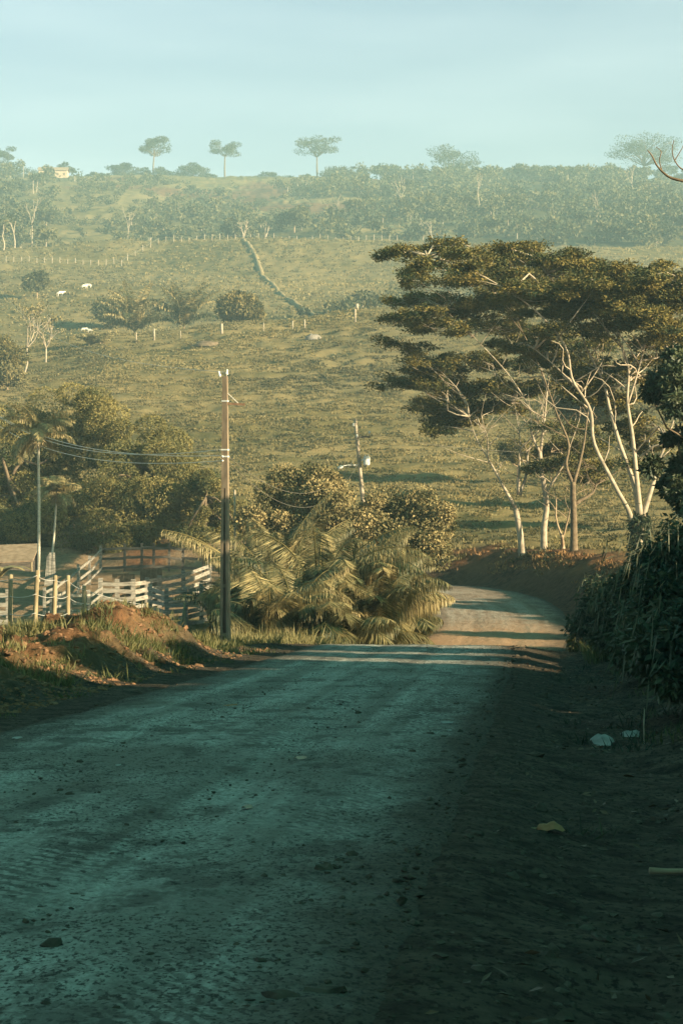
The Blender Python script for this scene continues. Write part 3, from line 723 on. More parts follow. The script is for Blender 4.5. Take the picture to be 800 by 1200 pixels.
def bush_palm(name, label, base, nf, L, seed, group, ll=.7, eln=(35, 82), droop=(1.1, 2.0), lw=.055, nl=46, hub=.5, leaf='frond', az=None, hang=.55):
    rng = np.random.default_rng(seed); base = np.asarray(base, float)
    t = thing(name, base, label, 'palm', group)
    tk = MB(); tube(tk, [base - [0, 0, .3], base + [0, 0, hub * .5], base + [0, 0, hub]], [.12, .12, .08], 8)
    cr = MB(); st = MB()
    for k in range(nf):
        a = rng.uniform(0, 2 * PI) if az is None else rng.uniform(*az)
        frond(cr, st, base + [0, 0, hub] + rng.normal(size=3) * .06, a, R(rng.uniform(*eln)), L * rng.uniform(.7, 1.1), rng.uniform(*droop), rng, nl, ll, lw, hang, tone=rng.choice([rng.uniform(.0, .5), rng.uniform(.2, .7), rng.uniform(.1, .6), rng.uniform(.7, 1.0)]))
    tk.build('trunk', M['brownbark'], t, smooth=True); cr.build('crown', M[leaf], t); st.build('stalks', M['olive'], t)
    return t
PG = 'feather leaved palms beside the road crest'
PK = dict(ll=1.05, lw=.036, nl=120, hub=.3, hang=1.15)
bush_palm('bushy_palm', 'bushy stemless palm with drooping fronds nearest the road crest, beside the tall pole', G(318, 82), 18, 3.8, 41, PG, eln=(50, 88), **PK)
bush_palm('bushy_palm', 'large feathery palm with steep fronds in the middle of the thicket', G(375, 89), 26, 6.2, 42, PG, eln=(60, 89), droop=(1.2, 2.2), **PK)
bush_palm('bushy_palm', 'feathery palm arching over the road at the right end of the thicket', G(440, 90), 24, 4.8, 43, PG, eln=(55, 88), droop=(1.4, 2.4), **PK)
bush_palm('bushy_palm', 'tall upright feathery palm at the back of the thicket', G(322, 97), 20, 6.0, 44, PG, eln=(58, 88), droop=(.8, 1.4), **PK)
bush_palm('bushy_palm', 'low palm with pale tips hanging to the road at the thicket foot', G(398, 82), 20, 3.0, 45, PG, eln=(25, 80), **PK)
bush_palm('bushy_palm', 'low yellowish palm beside the red roadside earth, at the thicket right end', G(462, 92), 20, 2.9, 46, PG, eln=(25, 82), **PK)
bush_palm('bushy_palm', 'feathery palm half hidden behind the large steep one, under the leaning pole', G(420, 97), 20, 5.2, 48, PG, eln=(45, 85), **PK)
bush_palm('bushy_palm', 'feathery palm between the nearest palm and the large steep one', G(345, 84), 18, 4.0, 49, PG, eln=(45, 85), **PK)
bush_palm('bushy_palm', 'feathery palm in front of the broad leaved shrub, its fronds over the thicket foot', G(435, 85), 18, 3.4, 50, PG, eln=(30, 82), **PK)
bush_palm('bushy_palm', 'low palm with hanging fronds just right of the tall pole foot', G(296, 81), 14, 2.2, 52, PG, eln=(40, 85), **PK)
bush_palm('bushy_palm', 'leafy palm behind the tall pole, right of the thin white post', G(306, 93), 16, 3.2, 53, PG, eln=(50, 86), **PK)
bush_palm('bushy_palm', 'small dark green palm growing against the front corral boards', G(256, 97), 13, 2.9, 47, PG, ll=.6, eln=(40, 82), leaf='dark', hub=.3)

def tall_palm(label, u, d, vtop, L, seed, r=.09, lean=0, nf=14):
    rng = np.random.default_rng(seed); b = G(u, d); top = at(u + lean, vtop, d)
    t = thing('slender_palm', b, label, 'palm', 'slender palms by the corral')
    tk = MB(); tube(tk, spline([b - [0, 0, .3], (b + top) / 2 + [.05, 0, 0], top], 10), np.linspace(r, r * .7, 10), 8)
    cr = MB(); st = MB()
    for k in range(nf): frond(cr, st, top, k * 2.4 + rng.normal() * .2, R(rng.uniform(-10, 75)), L * rng.uniform(.85, 1.1), rng.uniform(1.3, 2.1), rng, 46, .55, .075, .8, rng.uniform(.6, 1.0))
    tk.build('trunk', M['palm_trunk'], t, smooth=True); cr.build('crown', M['frond'], t); st.build('stalks', M['olive'], t)
    fr = MB(); clump_leaves(fr, rng, top - [0, 0, .35], (.3, .3, .35), 160, .35, .04, 1.0, .3, 1, (.6, 1)); fr.build('flower_stalk', M['dry'], t)
tall_palm('slender palm with a tall thin white trunk standing in the corral yard at left', 45, 122, 508, 2.5, 51)
tall_palm('shorter slender palm with a thin leaning trunk in front of the dense mango', 59, 128, 575, 1.5, 52, .07, 8, 11)

# banana plant at the very left edge
rng = np.random.default_rng(61)
bb = G(-4, 112); t = thing('banana_plant', bb, 'banana plant with broad arching leaves at the left edge beside the yard', 'plant')
tk = MB(); tube(tk, [bb - [0, 0, .2], bb + [0, 0, 1.2]], [.14, .09], 8); tk.build('stem', M['olive'], t, smooth=True)
cr = MB()
for k in range(8):
    a = k * .8 + .2; P = [bb + [0, 0, 1.1]]; el = 1.2; 
    pts = [P[0]]
    for q in range(7):
        pts.append(pts[-1] + .3 * np.array([math.cos(a) * math.cos(el), math.sin(a) * math.cos(el), math.sin(el)])); el -= .27
    pts = np.array(pts); s = np.array([-math.sin(a), math.cos(a), 0]); wd = np.array([.03, .16, .24, .27, .26, .22, .14, .02])
    V = np.concatenate([pts + s * wd[:, None] - [0, 0, .04], pts, pts - s * wd[:, None] - [0, 0, .04]])
    i = np.arange(7); cr.add(V, np.vstack([np.stack([i, i + 1, i + 9, i + 8], -1), np.stack([i + 8, i + 9, i + 17, i + 16], -1)]), tone=rng.uniform(.2, .8))
cr.build('leaf_crown', M['frond'], t, smooth=True)

# ------------------------------------------------------------------ scrub on the right of the road
RG = 'scrub on the right roadside'
def scrub(label, u, d, h, r, seed, nb=34, leaf='dark', nl=300, L=.17, W=.075, strands=60, x=None):
    rng = np.random.default_rng(seed)
    b = G(u, d) if x is None else np.array([x, d, gz(x, d)])
    t = thing('roadside_shrub', b, label, 'shrub', RG)
    tk = MB(); cr = MB(); cn = MB()
    for k in range(nb):
        dv = rvec(rng, 1)[0]; dv[2] = abs(dv[2])
        p = b + np.array([dv[0] * r, dv[1] * r, .25 + dv[2] * h * .85]) * rng.uniform(.55, 1.0)
        cl = .34 * r * rng.uniform(.6, 1.2)
        clump_leaves(cr, rng, p, (cl, cl, cl), nl, L, W, .5, .3)
        if k < 9: limb(tk, b + np.array([dv[0], dv[1], -.5]) * .2, p, .05, .012, rng)
    # long hanging blades of cane
    n = strands
    for k in range(n):
        a = rng.uniform(0, 2 * PI); rr = r * rng.uniform(.5, 1.15)
        p = b + np.array([math.cos(a) * rr, math.sin(a) * rr, h * rng.uniform(.35, 1.0)])
        D = np.array([math.cos(a) * .5, math.sin(a) * .5, -.3]) + rng.normal(size=3) * .25
        q = p + unit(D) * .35
        leaves(cn, np.array([p, q]), np.array([D, D * .5 + np.array([0, 0, -1.0])]), rvec(rng, 2), np.array([.4, .6]), np.array([.032, .032]), rng.uniform(.5, 1))
    tk.build('stems', M['brownbark'], t, smooth=True); cr.build('foliage', M[leaf], t)
    if strands: cn.build('cane_leaves', M['cane'], t)
    return t
scrub('low leafy shrub with reddish lit tips at the far end of the right scrub', 706, 82, 1.5, 1.0, 71, 26, 'olive')
scrub('leafy shrub with sunlit top leaves below the ivy covered trunk', 738, 92, 2.0, 1.5, 72, 34, 'olive')
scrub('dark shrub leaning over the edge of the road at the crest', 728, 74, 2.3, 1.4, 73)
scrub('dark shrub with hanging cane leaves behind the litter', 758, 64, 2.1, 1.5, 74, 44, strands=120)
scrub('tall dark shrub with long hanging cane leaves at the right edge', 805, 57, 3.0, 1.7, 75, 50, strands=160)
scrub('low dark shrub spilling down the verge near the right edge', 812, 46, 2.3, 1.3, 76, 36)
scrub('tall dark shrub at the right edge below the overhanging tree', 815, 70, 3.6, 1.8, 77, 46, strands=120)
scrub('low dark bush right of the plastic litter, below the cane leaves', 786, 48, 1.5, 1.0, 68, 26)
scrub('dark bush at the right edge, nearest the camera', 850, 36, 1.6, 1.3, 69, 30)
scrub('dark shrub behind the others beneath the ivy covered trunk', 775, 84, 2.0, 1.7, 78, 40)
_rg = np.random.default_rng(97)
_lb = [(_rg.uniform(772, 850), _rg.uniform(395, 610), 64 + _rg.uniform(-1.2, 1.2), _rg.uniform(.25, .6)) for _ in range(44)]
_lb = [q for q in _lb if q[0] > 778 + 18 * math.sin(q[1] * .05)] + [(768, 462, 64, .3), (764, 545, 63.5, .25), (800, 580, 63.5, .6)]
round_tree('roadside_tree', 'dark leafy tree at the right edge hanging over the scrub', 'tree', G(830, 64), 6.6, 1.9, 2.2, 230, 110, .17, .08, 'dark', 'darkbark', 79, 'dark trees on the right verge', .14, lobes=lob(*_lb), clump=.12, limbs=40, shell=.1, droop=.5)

# bare tree standing outside the frame, two of its branches reaching in
b = G(960, 42); t = thing('bare_tree', b, 'bare branches of a leafless tree reaching in at the upper right edge', 'tree')
tk = MB(); rng = np.random.default_rng(80)
tube(tk, spline([b - [0, 0, .3], at(955, 500, 42), at(940, 300, 42), at(935, 120, 42.5)], 14), np.linspace(.16, .03, 14), 8)
def twig(P, r0, r1, d=42): q = spline([at(u, v, d) for u, v in P], 4 * len(P)); tube(tk, q, np.linspace(r0, r1, len(q)), 5)
twig([(942, 330), (880, 250), (830, 218), (800, 212), (783, 207), (770, 195), (763, 182), (758, 176)], .045, .008)
twig([(775, 200), (772, 188), (774, 178), (768, 172)], .012, .006)
twig([(860, 235), (825, 205), (800, 199), (790, 188), (787, 176), (789, 164)], .02, .006)
twig([(790, 188), (796, 178), (800, 170), (805, 150)], .01, .005)
twig([(938, 260), (990, 190), (1040, 150)], .04, .01); twig([(940, 300), (900, 180), (880, 100)], .04, .01); twig([(900, 180), (870, 150), (850, 90)], .02, .006)
tk.build('branches', M['darkbark'], t, smooth=True)

# dense trees along the right verge, mostly outside the frame: they shade the near road
proto = round_tree('verge_tree', 'dense leafy verge tree shading the road from the right, outside the picture', 'tree', (20, 30, gz(20, 30)), 8.4, 3.6, 4.1, 95, 260, .42, .24, 'dark', 'darkbark', 85, 'dense trees along the right verge', .22, clump=.36)
rng = np.random.default_rng(86)
first = True
for k, (x, y, s) in enumerate([(x_, y_, s_ * (.72 if y_ > 26 else 1)) for x_, y_, s_ in [(18 + rng.uniform(-1.5, 1.5), -44 + 5.2 * i, rng.uniform(1.0, 1.14)) for i in range(18)] + [(25 + rng.uniform(-2, 2), -40 + 7.5 * i, rng.uniform(1.0, 1.15)) for i in range(12)]] + [(13, 38, .75), (13.5, 31, .8), (13, 24, .75), (14, 47, .7), (15, 60, .62), (14.5, 54, .62), (26, 99, .85), (30, 102, .9), (33, 95, .85), (24, 95.5, .6), (37, 101, .9)]):
    o = proto if first else copy_tree(proto); first = False
    o.location = (x, y, gz(x, y) - .2); o.rotation_euler = (0, 0, rng.uniform(0, 6.28)); o.scale = (s, s, s)

# spreading pasture trees on the hill, outside or at the edge of the frame; their shadows fall across the slope
pp = round_tree('pasture_tree', 'spreading pasture tree on the slope right of the road, throwing a long shadow', 'tree', (31, 181, gz(31, 181)), 12.5, 6.0, 2.6, 70, 260, .4, .2, 'olive', 'brownbark', 88, 'spreading trees on the right slope', .3, clump=.4)
for x, y, s in [(30, 158, .75), (31, 140, .7), (60, 168, .9), (46, 196, .7), (75, 235, .9), (95, 262, .8)]:
    o = copy_tree(pp); o.location = (x, y, gz(x, y) - .2); o.rotation_euler = (0, 0, x); o.scale = (s, s, s)
for x, y, s, lab in [(20, 187, .8, 'spreading pasture tree seen behind the pale trunks of the flat topped trees'), (13.5, 176, .42, 'small bushy pasture tree just left behind the pale trunks')]:
    o = copy_tree(pp); o.location = (x, y, gz(x, y) - .2); o.rotation_euler = (0, 0, x); o.scale = (s, s, s * .85); o['label'] = lab

# ------------------------------------------------------------------ poles, wires
def concrete_pole():
    b = G(264, 72); ppm = FPX / 72; top = at(264, 441, 72); H = top[2] - b[2]
    t = thing('utility_pole', b, 'tall concrete utility pole with a recessed lower face beside the road crest', 'utility pole', 'utility poles')
    rz = R(-14); ax = np.array([math.cos(rz), math.sin(rz), 0]); ay = np.array([-math.sin(rz), math.cos(rz), 0]); Z = np.array([0, 0, 1.0])
    def wid(z): return .30 - .15 * (z / H)
    zs = H * .585   # recessed below, solid above
    m = MB()        # two flanges
    for sg in (-1, 1):
        n = 6; zz = np.linspace(-.4, zs, n)
        for i in range(n - 1):
            z0, z1 = zz[i], zz[i + 1]; c0 = b + Z * z0 + ax * sg * (wid(z0) / 2 - .042); c1 = b + Z * z1 + ax * sg * (wid(z1) / 2 - .042)
            V = []
            for c, z in ((c0, z0), (c1, z1)):
                for px, py in ((-1, -1), (1, -1), (1, 1), (-1, 1)): V.append(c + ax * px * .042 + ay * py * wid(z) * .42)
            m.add(V, [[0, 1, 5, 4], [1, 2, 6, 5], [2, 3, 7, 6], [3, 0, 4, 7]])
    V = []
    for z in (zs, H):
        for px, py in ((-1, -1), (1, -1), (1, 1), (-1, 1)): V.append(b + Z * z + ax * px * wid(z) / 2 + ay * py * wid(z) * .42)
    m.add(V, [[0, 1, 5, 4], [1, 2, 6, 5], [2, 3, 7, 6], [3, 0, 4, 7], [4, 5, 6, 7], [3, 2, 1, 0]])
    for f in (.035, .19, .33, .46):
        z = zs * f * 2; 
        if z < zs: box(m, b + Z * z, ax * (wid(z) / 2 - .08), ay * wid(z) * .36, Z * .05)
    m.build('shaft', M['concrete'], t)
    wb = MB()
    V = []
    for z in (-.4, zs):
        for px, py in ((-1, -1), (1, -1), (1, 1), (-1, 1)): V.append(b + Z * z + ax * px * (wid(z) / 2 - .08) + ay * py * .03)
    wb.add(V, [[0, 1, 5, 4], [1, 2, 6, 5], [2, 3, 7, 6], [3, 0, 4, 7]])
    wb.build('recessed_web', M['darkconcrete'], t)  # web coloured darker than the flanges, painting in the shade of the recess
    def insul(c, dirv, r=.05, L=.22):
        q = MB(); c = np.asarray(c); dirv = np.asarray(dirv, float)
        tube(q, [c, c + dirv * L * .2, c + dirv * L * .25, c + dirv * L * .5, c + dirv * L * .55, c + dirv * L * .85, c + dirv * L], [r * .3, r * .35, r, r, r * .55, r * .8, r * .3], 10)
        return q.build('insulator', M['porcelain'], t, smooth=True)
    insul(top + ax * -.16 + [0, 0, -.05], (-.25, 0, 1)); insul(top + ax * .04, (.1, 0, 1))
    for v in (527, 535, 470):
        cl = MB()
        z = at(264, v, 72)[2] - b[2]; w2 = wid(z)
        box(cl, b + Z * z, ax * (w2 / 2 + .012), ay * (w2 * .42 + .012), Z * .022)
        cl.build('steel_strap', M['steel'], t)
    arm = MB(); bar(arm, at(266, 473, 72), at(287, 474, 72), .07, .06); arm.build('side_arm', M['rust'], t)
    br = MB(); tube(br, [at(267, 461, 72), at(279, 472.5, 72)], .012, 5); br.build('arm_brace', M['wire'], t)
    for v in (535, 540):
        insul(at(262, v, 72) + ay * -.1, (0, -1, 0), .035, .12)
    return b, top
pb, ptop = concrete_pole()

d2 = 130
b2 = G(434, d2); top2 = at(416, 491, d2)
t = thing('utility_pole', b2, 'leaning wooden utility pole with a white transformer can, rising behind the palms', 'utility pole', 'utility poles')
m = MB(); tube(m, spline([b2 - [0, 0, .4], (b2 + top2) / 2, top2], 10), np.linspace(.15, .10, 10), 10); m.build('shaft', M['palebark'], t, smooth=True)
m = MB(); bar(m, at(420, 512, d2 - .15), at(434, 512, d2 - .15), .1, .1); m.build('crossarm', M['greywood'], t)
m = MB(); q = at(429.5, 545, d2 - .25); h_ = at(429.5, 535, d2)[2] - at(429.5, 545, d2)[2]
tube(m, [q, q + [0, 0, .05], q + [0, 0, h_ - .05], q + [0, 0, h_]], [.17, .19, .19, .15], 14)
for k in (-.08, .08): tube(m, [q + [k, 0, h_], q + [k, 0, h_ + .12]], [.035, .025], 6)
bar(m, q + [-.14, 0, h_ * .7], at(422, 540, d2), .06, .05); tr_ = m.build('transformer', M['steel'], t, smooth=False)
m = MB(); tube(m, spline([at(422, 545, d2), at(410, 545, d2 - .2), at(401, 546, d2 - .3)], 6), .03, 6); m.build('lamp_arm', M['steel'], t)
m = MB(); tube(m, [at(402, 546.5, d2 - .3), at(400, 547, d2 - .3), at(396, 549, d2 - .3), at(395.5, 549.3, d2 - .3)], [.04, .1, .09, .02], 8); m.build('lamp_head', M['porcelain'], t, smooth=True)
for (u, v) in ((414, 500), (418, 513), (433, 509)):
    q = at(u, v, d2 - .15); m = MB(); tube(m, [q, q + [0, 0, .06], q + [0, 0, .14], q + [0, 0, .2]], [.03, .07, .06, .02], 8); m.build('insulator', M['porcelain'], t, smooth=True)

def wire(label, a, b, sag, r=.011, mat='wire', n=40, cat='wire', group='overhead wires'):
    a = np.asarray(a, float); b = np.asarray(b, float); s = np.linspace(0, 1, n)
    P = a + (b - a) * s[:, None]; P[:, 2] -= sag * 4 * s * (1 - s)
    m = MB(); tube(m, P, r, 5); o = m.build('overhead_wire', M[mat], None, loc=a, smooth=True); tag(o, label, cat, group)
ra = R(-14); 
far_pole = at(-60, 440, 190)
for k, (v0, v1) in enumerate(((534, 436), (540, 444), (527, 428))):
    wire(['middle of the three slack wires over the mango crown', 'lowest of the three slack wires over the mango crown', 'topmost of the three slack wires over the mango crown'][k],
         at(260 - k, v0, 71.9), at(-60, v1, 190), 1.9 + .25 * k, .014)
wire('long thin wire running from the tall pole top up to the far hill at left', at(262, 436, 72), at(-30, 262, 420), 6.0, .010)
wire('upper slack wire from the tall concrete pole to the leaning pole', at(267, 534, 72), at(420, 530, 130), 1.7, .008, 'darkwire')
wire('lower slack wire from the tall concrete pole to the leaning pole', at(267, 540, 72), at(421, 540, 130), 2.0, .008, 'darkwire')
wire('wire leaving the leaning pole for the right, behind the flat topped trees', at(434, 510, 130), at(860, 500, 190), 1.5, .008, 'darkwire')
# far pole carrying the slack wires, outside the frame
b = G(-62, 190); t = thing('utility_pole', b, 'distant wooden pole beyond the left edge carrying the slack wires', 'utility pole', 'utility poles')
m = MB(); tube(m, [b - [0, 0, .3], at(-62, 424, 190)], [.16, .1], 8); m.build('shaft', M['post'], t, smooth=True)
m = MB(); bar(m, at(-62, 440, 190) - [.6, 0, 0], at(-62, 440, 190) + [.6, 0, 0], .1, .1); m.build('crossarm', M['greywood'], t)
b = G(-32, 420); t = thing('utility_pole', b, 'far wooden pole beyond the left edge on the second hill', 'utility pole', 'utility poles')
m = MB(); tube(m, [b - [0, 0, .3], at(-31, 260, 420)], [.2, .1], 8); m.build('shaft', M['post'], t, smooth=True)
m = MB(); bar(m, at(-31, 263, 420) - [.8, 0, 0], at(-31, 263, 420) + [.8, 0, 0], .12, .12); m.build('crossarm', M['greywood'], t)
b = G(276, 112); tp = at(275, 574, 112)
m = MB(); tube(m, [b - [0, 0, .3], tp - [0, 0, .03], tp], [.055, .05, .03], 8); o = m.build('white_post', M['palebark'], None, loc=b, smooth=True)
tag(o, 'thin white wooden post behind the tall concrete pole', 'post')

# ------------------------------------------------------------------ corral and fences
def rail_fence(name, label, posts, nr, hgt, mat, board=.16, thk=.035, postw=.13, top=0.0, rng=None, group='board fences of the corral', gap0=.25, extra=.12, pmat=None):
    """posts: list of ground points; nr boards between each pair"""
    rng = rng or np.random.default_rng(len(label))
    posts = [np.asarray(p, float) for p in posts]
    t = thing(name, posts[0], label, 'fence', group)
    for p in posts:
        m = MB(); hh = hgt + extra * rng.uniform(.6, 1.6); lean = rng.normal(size=2) * .02
        q = p + np.array([lean[0], lean[1], 0])
        box(m, (p + q) / 2 + [0, 0, hh / 2 - .15], (postw / 2, 0, 0), (0, postw / 2, 0), (lean[0] / 2, lean[1] / 2, hh / 2 + .15), rng.random())
        m.build('post', M[pmat or mat], t)
    for k in range(nr):
        f = gap0 + (hgt - gap0 - board / 2) * (k / max(nr - 1, 1))
        m = MB()
        for a, b_ in zip(posts[:-1], posts[1:]):
            sd = unit(np.cross(b_ - a, [0, 0, 1.0])) * (postw / 2 + thk / 2 + .004)
            if sd[1] > 0: sd = -sd
            j0, j1 = rng.normal(size=2) * .03
            bar(m, a + sd + [0, 0, f + j0], b_ + sd + [0, 0, f + j1], board * rng.uniform(.85, 1.1), thk, tone=rng.random())
        m.build('rail', M[mat], t)
    return t
def gl(*ud): return [G(u, d) for u, d in ud]
def gpv(*uvd): return [at(u, v, d) for u, v, d in uvd]
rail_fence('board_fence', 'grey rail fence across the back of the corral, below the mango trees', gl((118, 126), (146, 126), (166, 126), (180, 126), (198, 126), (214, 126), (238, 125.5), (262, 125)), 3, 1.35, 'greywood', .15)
rail_fence('board_fence', 'rail fence slanting forward on the left side of the corral', gl((118, 126), (105, 121), (92, 117), (80, 113), (66, 109), (52, 105)), 3, 1.35, 'whitewood', .13)
rail_fence('board_fence', 'white board fence across the middle of the corral with thick posts', gl((118, 109), (138, 109), (156, 109), (172, 110), (187, 111), (215, 114), (245, 118)), 4, 1.45, 'whitewood', .2, postw=.2)
rail_fence('board_fence', 'white six board fence nearest the road, with close set boards', gl((176, 102), (196, 99), (218, 99), (236, 102), (247, 104)), 6, 1.6, 'whitewood', .17, postw=.17, gap0=.12)
rail_fence('board_fence', 'short white board fence at the left edge behind the wire fence', gl((-40, 98), (-18, 98), (10, 98)), 4, 1.5, 'whitewood', .2, postw=.15)
rail_fence('board_fence', 'low white boards behind the leaning wire fence posts, in the corral corner', gl((60, 103), (82, 103), (104, 104), (118, 108)), 4, 1.3, 'whitewood', .14)
for k, (u, h) in enumerate(((155, 1.9), (187, 1.9))):   # two solid dark gate leaves
    p = G(u - 6, 110.5 + k * 2); m = MB()
    for q in range(4): box(m, p + [-.55 + q * .27, -.25, h / 2 - .1], (.13, 0, 0), (0, .02, 0), (0, 0, h / 2 - .05 - .02 * (q % 2)))
    t = m.build('corral_gate', M['darkbark'], None, loc=p); tag(t, ['dark plank gate leaf beside the thick post in the corral middle', 'dark plank gate leaf right of the other one in the corral middle'][k], 'gate', 'dark plank gates in the corral')
# two props leaning on the front boards
for k, (u0, v0, u1, v1) in enumerate(((210, 749, 217, 706), (219, 747, 216, 706))):
    m = MB(); tube(m, [at(u0, v0, 94), at(u1, v1, 94.5 + .3 * k)], [.05, .04], 6); o = m.build('prop_stick', M['post'], None, loc=at(u0, v0, 94), smooth=True)
    tag(o, ['leaning stick propping the front boards, its foot to the left', 'leaning stick propping the front boards, its foot to the right'][k], 'stick', 'sticks propping the front fence')

# wire fence with rough posts on the bank top
rng = np.random.default_rng(91)
wp = [(-14, 70.5), (12, 68), (40, 67.5), (63, 69), (79, 70.5), (97, 73.5), (171, 84)]
tops = [(-14, 672), (13, 673), (44, 668), (65, 674), (80, 674), (99, 686), (172, 706)]
base0 = G(*wp[0]); t = thing('wire_fence', base0, 'wire fence with rough leaning wooden posts on the red bank at left', 'fence')
ends = []
for (u, d), (u1, v1) in zip(wp, tops):
    b = G(u, d); tp = at(u1, v1, d); m = MB()
    tube(m, [b - [0, 0, .4], b + (tp - b) * .5 + rng.normal(size=3) * .02, tp - [0, 0, .02], tp], [.08, .07, .065, .04], 8); m.build('post', M['post'], t, smooth=True); ends.append((b, tp))
for f in (.22, .46, .70, .93):
    m = MB()
    for (b0, t0), (b1, t1) in zip(ends[:-1], ends[1:]):
        p0 = b0 + (t0 - b0) * f - [0, .09, 0]; p1 = b1 + (t1 - b1) * f - [0, .09, 0]; s = np.linspace(0, 1, 7)
        P = p0 + (p1 - p0) * s[:, None]; P[:, 2] -= .06 * 4 * s * (1 - s); tube(m, P, .011, 4)
    m.build('strand', M['wire'], t, smooth=True)

# open shed under the trees and small farmhouse wall
def shed():
    b = G(25, 134); t = thing('farm_shed', b, 'low open farm shed with a pale sloping roof under the dark trees at left', 'shed')
    m = MB()
    A = [at(-8, 655, 131), at(42, 652, 131), at(40, 627, 136), at(14, 636, 136)]
    A = [b + np.array([x, y, z]) for x, y, z in ((-1.9, -1.6, .55), (.9, -1.6, .7), (.9, 1.5, 1.6), (-1.9, 1.5, 1.5))]
    n = unit(np.cross(A[1] - A[0], A[3] - A[0])) * .06
    V = A + [p + n for p in A]; m.add(V, [[3, 2, 1, 0], [4, 5, 6, 7], [0, 1, 5, 4], [1, 2, 6, 5], [2, 3, 7, 6], [3, 0, 4, 7]]); m.build('roof', M['clay'], t)
    for x, y, h in ((-1.8, -1.5, .55), (.8, -1.5, .68), (.8, 1.4, 1.5), (-1.8, 1.4, 1.4)):
        q = MB(); bx = b + np.array([x, y, 0]); bx[2] = gz(bx[0], bx[1]); tube(q, [bx - [0, 0, .2], np.array([bx[0], bx[1], b[2] + h])], .07, 7); q.build('post', M['post'], t)
    q = MB(); bar(q, b + [-1.8, 1.45, .5], b + [.8, 1.45, .5], 1.1, .06); q.build('back_wall', M['greywood'], t)
shed()
b = G(93, 146) - [0, 0, .8]; t = thing('farmhouse', b, 'pale mud walled farmhouse glimpsed between the mango trunks', 'house')
m = MB(); box(m, b + [0, 1.6, .6], (1.5, 0, 0), (0, 1.6, 0), (0, 0, 1.1)); m.build('wall', M['plaster'], t)
m = MB()
V = [b + np.array(p) - [0, 0, .66] for p in ((-1.9, -.5, 2.36), (1.9, -.5, 2.36), (1.9, 1.6, 3.0), (-1.9, 1.6, 3.0), (1.9, 3.7, 2.36), (-1.9, 3.7, 2.36))]
V += [p + [0, 0, .1] for p in V]
m.add(V, [[0, 1, 2, 3], [3, 2, 4, 5], [6, 9, 8, 7], [9, 11, 10, 8], [0, 6, 7, 1], [5, 4, 10, 11], [0, 3, 9, 6], [3, 5, 11, 9], [1, 7, 8, 2], [2, 8, 10, 4]]); m.build('roof', M['clay'], t)
m = MB(); box(m, b + [1.0, -.01, .5], (.42, 0, 0), (0, .03, 0), (0, 0, .9)); m.build('door', M['darkbark'], t)
# stack of split boards leaning on a trunk
b = G(59, 120); m = MB()
for k in range(6): bar(m, b + [-.25 + k * .1, -.1, -.1], b + [-.15 + k * .06, .35, 1.5 + .1 * (k % 3)], .03, .11, up=(0, 1, 0))
o = m.build('leaning_boards', M['whitewood'], None, loc=b); tag(o, 'bundle of pale boards leaning upright in the yard beside the slender palm', 'boards')

# ------------------------------------------------------------------ grass
def blades(rng, x, y, hgt, wid, nb, spread, tone, lean=.5):
    z = terrain(x, y); n = len(x)
    x = np.repeat(x, nb); y = np.repeat(y, nb); z = np.repeat(z, nb); hgt = np.repeat(hgt, nb); tone = np.repeat(tone, nb); spread = np.repeat(np.broadcast_to(spread, (n,)), nb); wid = np.repeat(np.broadcast_to(wid, (n,)), nb)
    N = len(x); P = np.c_[x + rng.normal(size=N) * spread, y + rng.normal(size=N) * spread, z - .04]
    D = np.c_[rng.normal(size=(N, 2)) * lean, np.ones(N)]
    Nn = np.c_[rng.normal(size=(N, 2)), rng.normal(size=N) * .2]
    return P, D, Nn, hgt * rng.uniform(.6, 1.2, N), wid, np.clip(tone + rng.normal(size=N) * .18, 0, 1)

rng = np.random.default_rng(101)
mb = MB()
def hill_tufts(n, y0, y1, h, w_, nb, spread, thr=-.12):
    y = np.sqrt(rng.uniform(y0 ** 2, y1 ** 2, n)); x = rng.uniform(-.20, .20, n) * y
    k = (.5 * vnoise(x, y, 5, 71) + .8 * vnoise(x, y * 1.5, 1.6, 72) > thr)
    s, _, _, _ = road_near(x, y)
    k &= (np.abs(s) > 5.4) | (y > 170)
    yard = (x < -3) & (x > -40) & (y < 152)
    k &= ~yard
    x, y = x[k], y[k]
    tone = np.clip(.48 + .8 * vnoise(x, y * .6, 22, 76) + .5 * vnoise(x * .5, y, 6, 73) + .4 * vnoise(x, y, 2, 74), 0, 1)
    leaves(mb, *blades(rng, x, y, h * (.7 + .9 * (.5 + vnoise(x, y, 6, 75))), w_, nb, spread, tone, .9))
hill_tufts(34000, 118, 200, .20, .10, 9, .20, -.02)
hill_tufts(50000, 190, 300, .22, .15, 9, .28, -.02)
hill_tufts(38000, 290, 385, .26, .2, 9, .36, -.02)
hill_tufts(22000, 400, 740, .6, .35, 5, .4, -.05)
wd = MB()
y = np.sqrt(rng.uniform(130 ** 2, 380 ** 2, 900)); x = rng.uniform(-.2, .2, 900) * y
k = (vnoise(x, y, 26, 77) > -.02) & ~((x < -3) & (x > -40) & (y < 154)); x, y = x[k], y[k]; z = terrain(x, y)
s_, _, _, _ = road_near(x, y)
for a, b, c in zip(x[np.abs(s_) > 9], y[np.abs(s_) > 9], z[np.abs(s_) > 9]):
    q = rng.uniform(.2, .6); clump_leaves(wd, rng, np.array([a, b, c + q * .4]), (q * 1.3, q, q * .7), 40, .22, .12, -.2, .2)
o = wd.build('pasture_weeds', M['olive']); tag(o, 'low dark weeds dotted over the hillside pasture', 'weeds', kind='stuff')
o = mb.build('pasture_grass', M['grass']); tag(o, 'tussocky olive grass covering the hillside pasture', 'grass', kind='stuff')

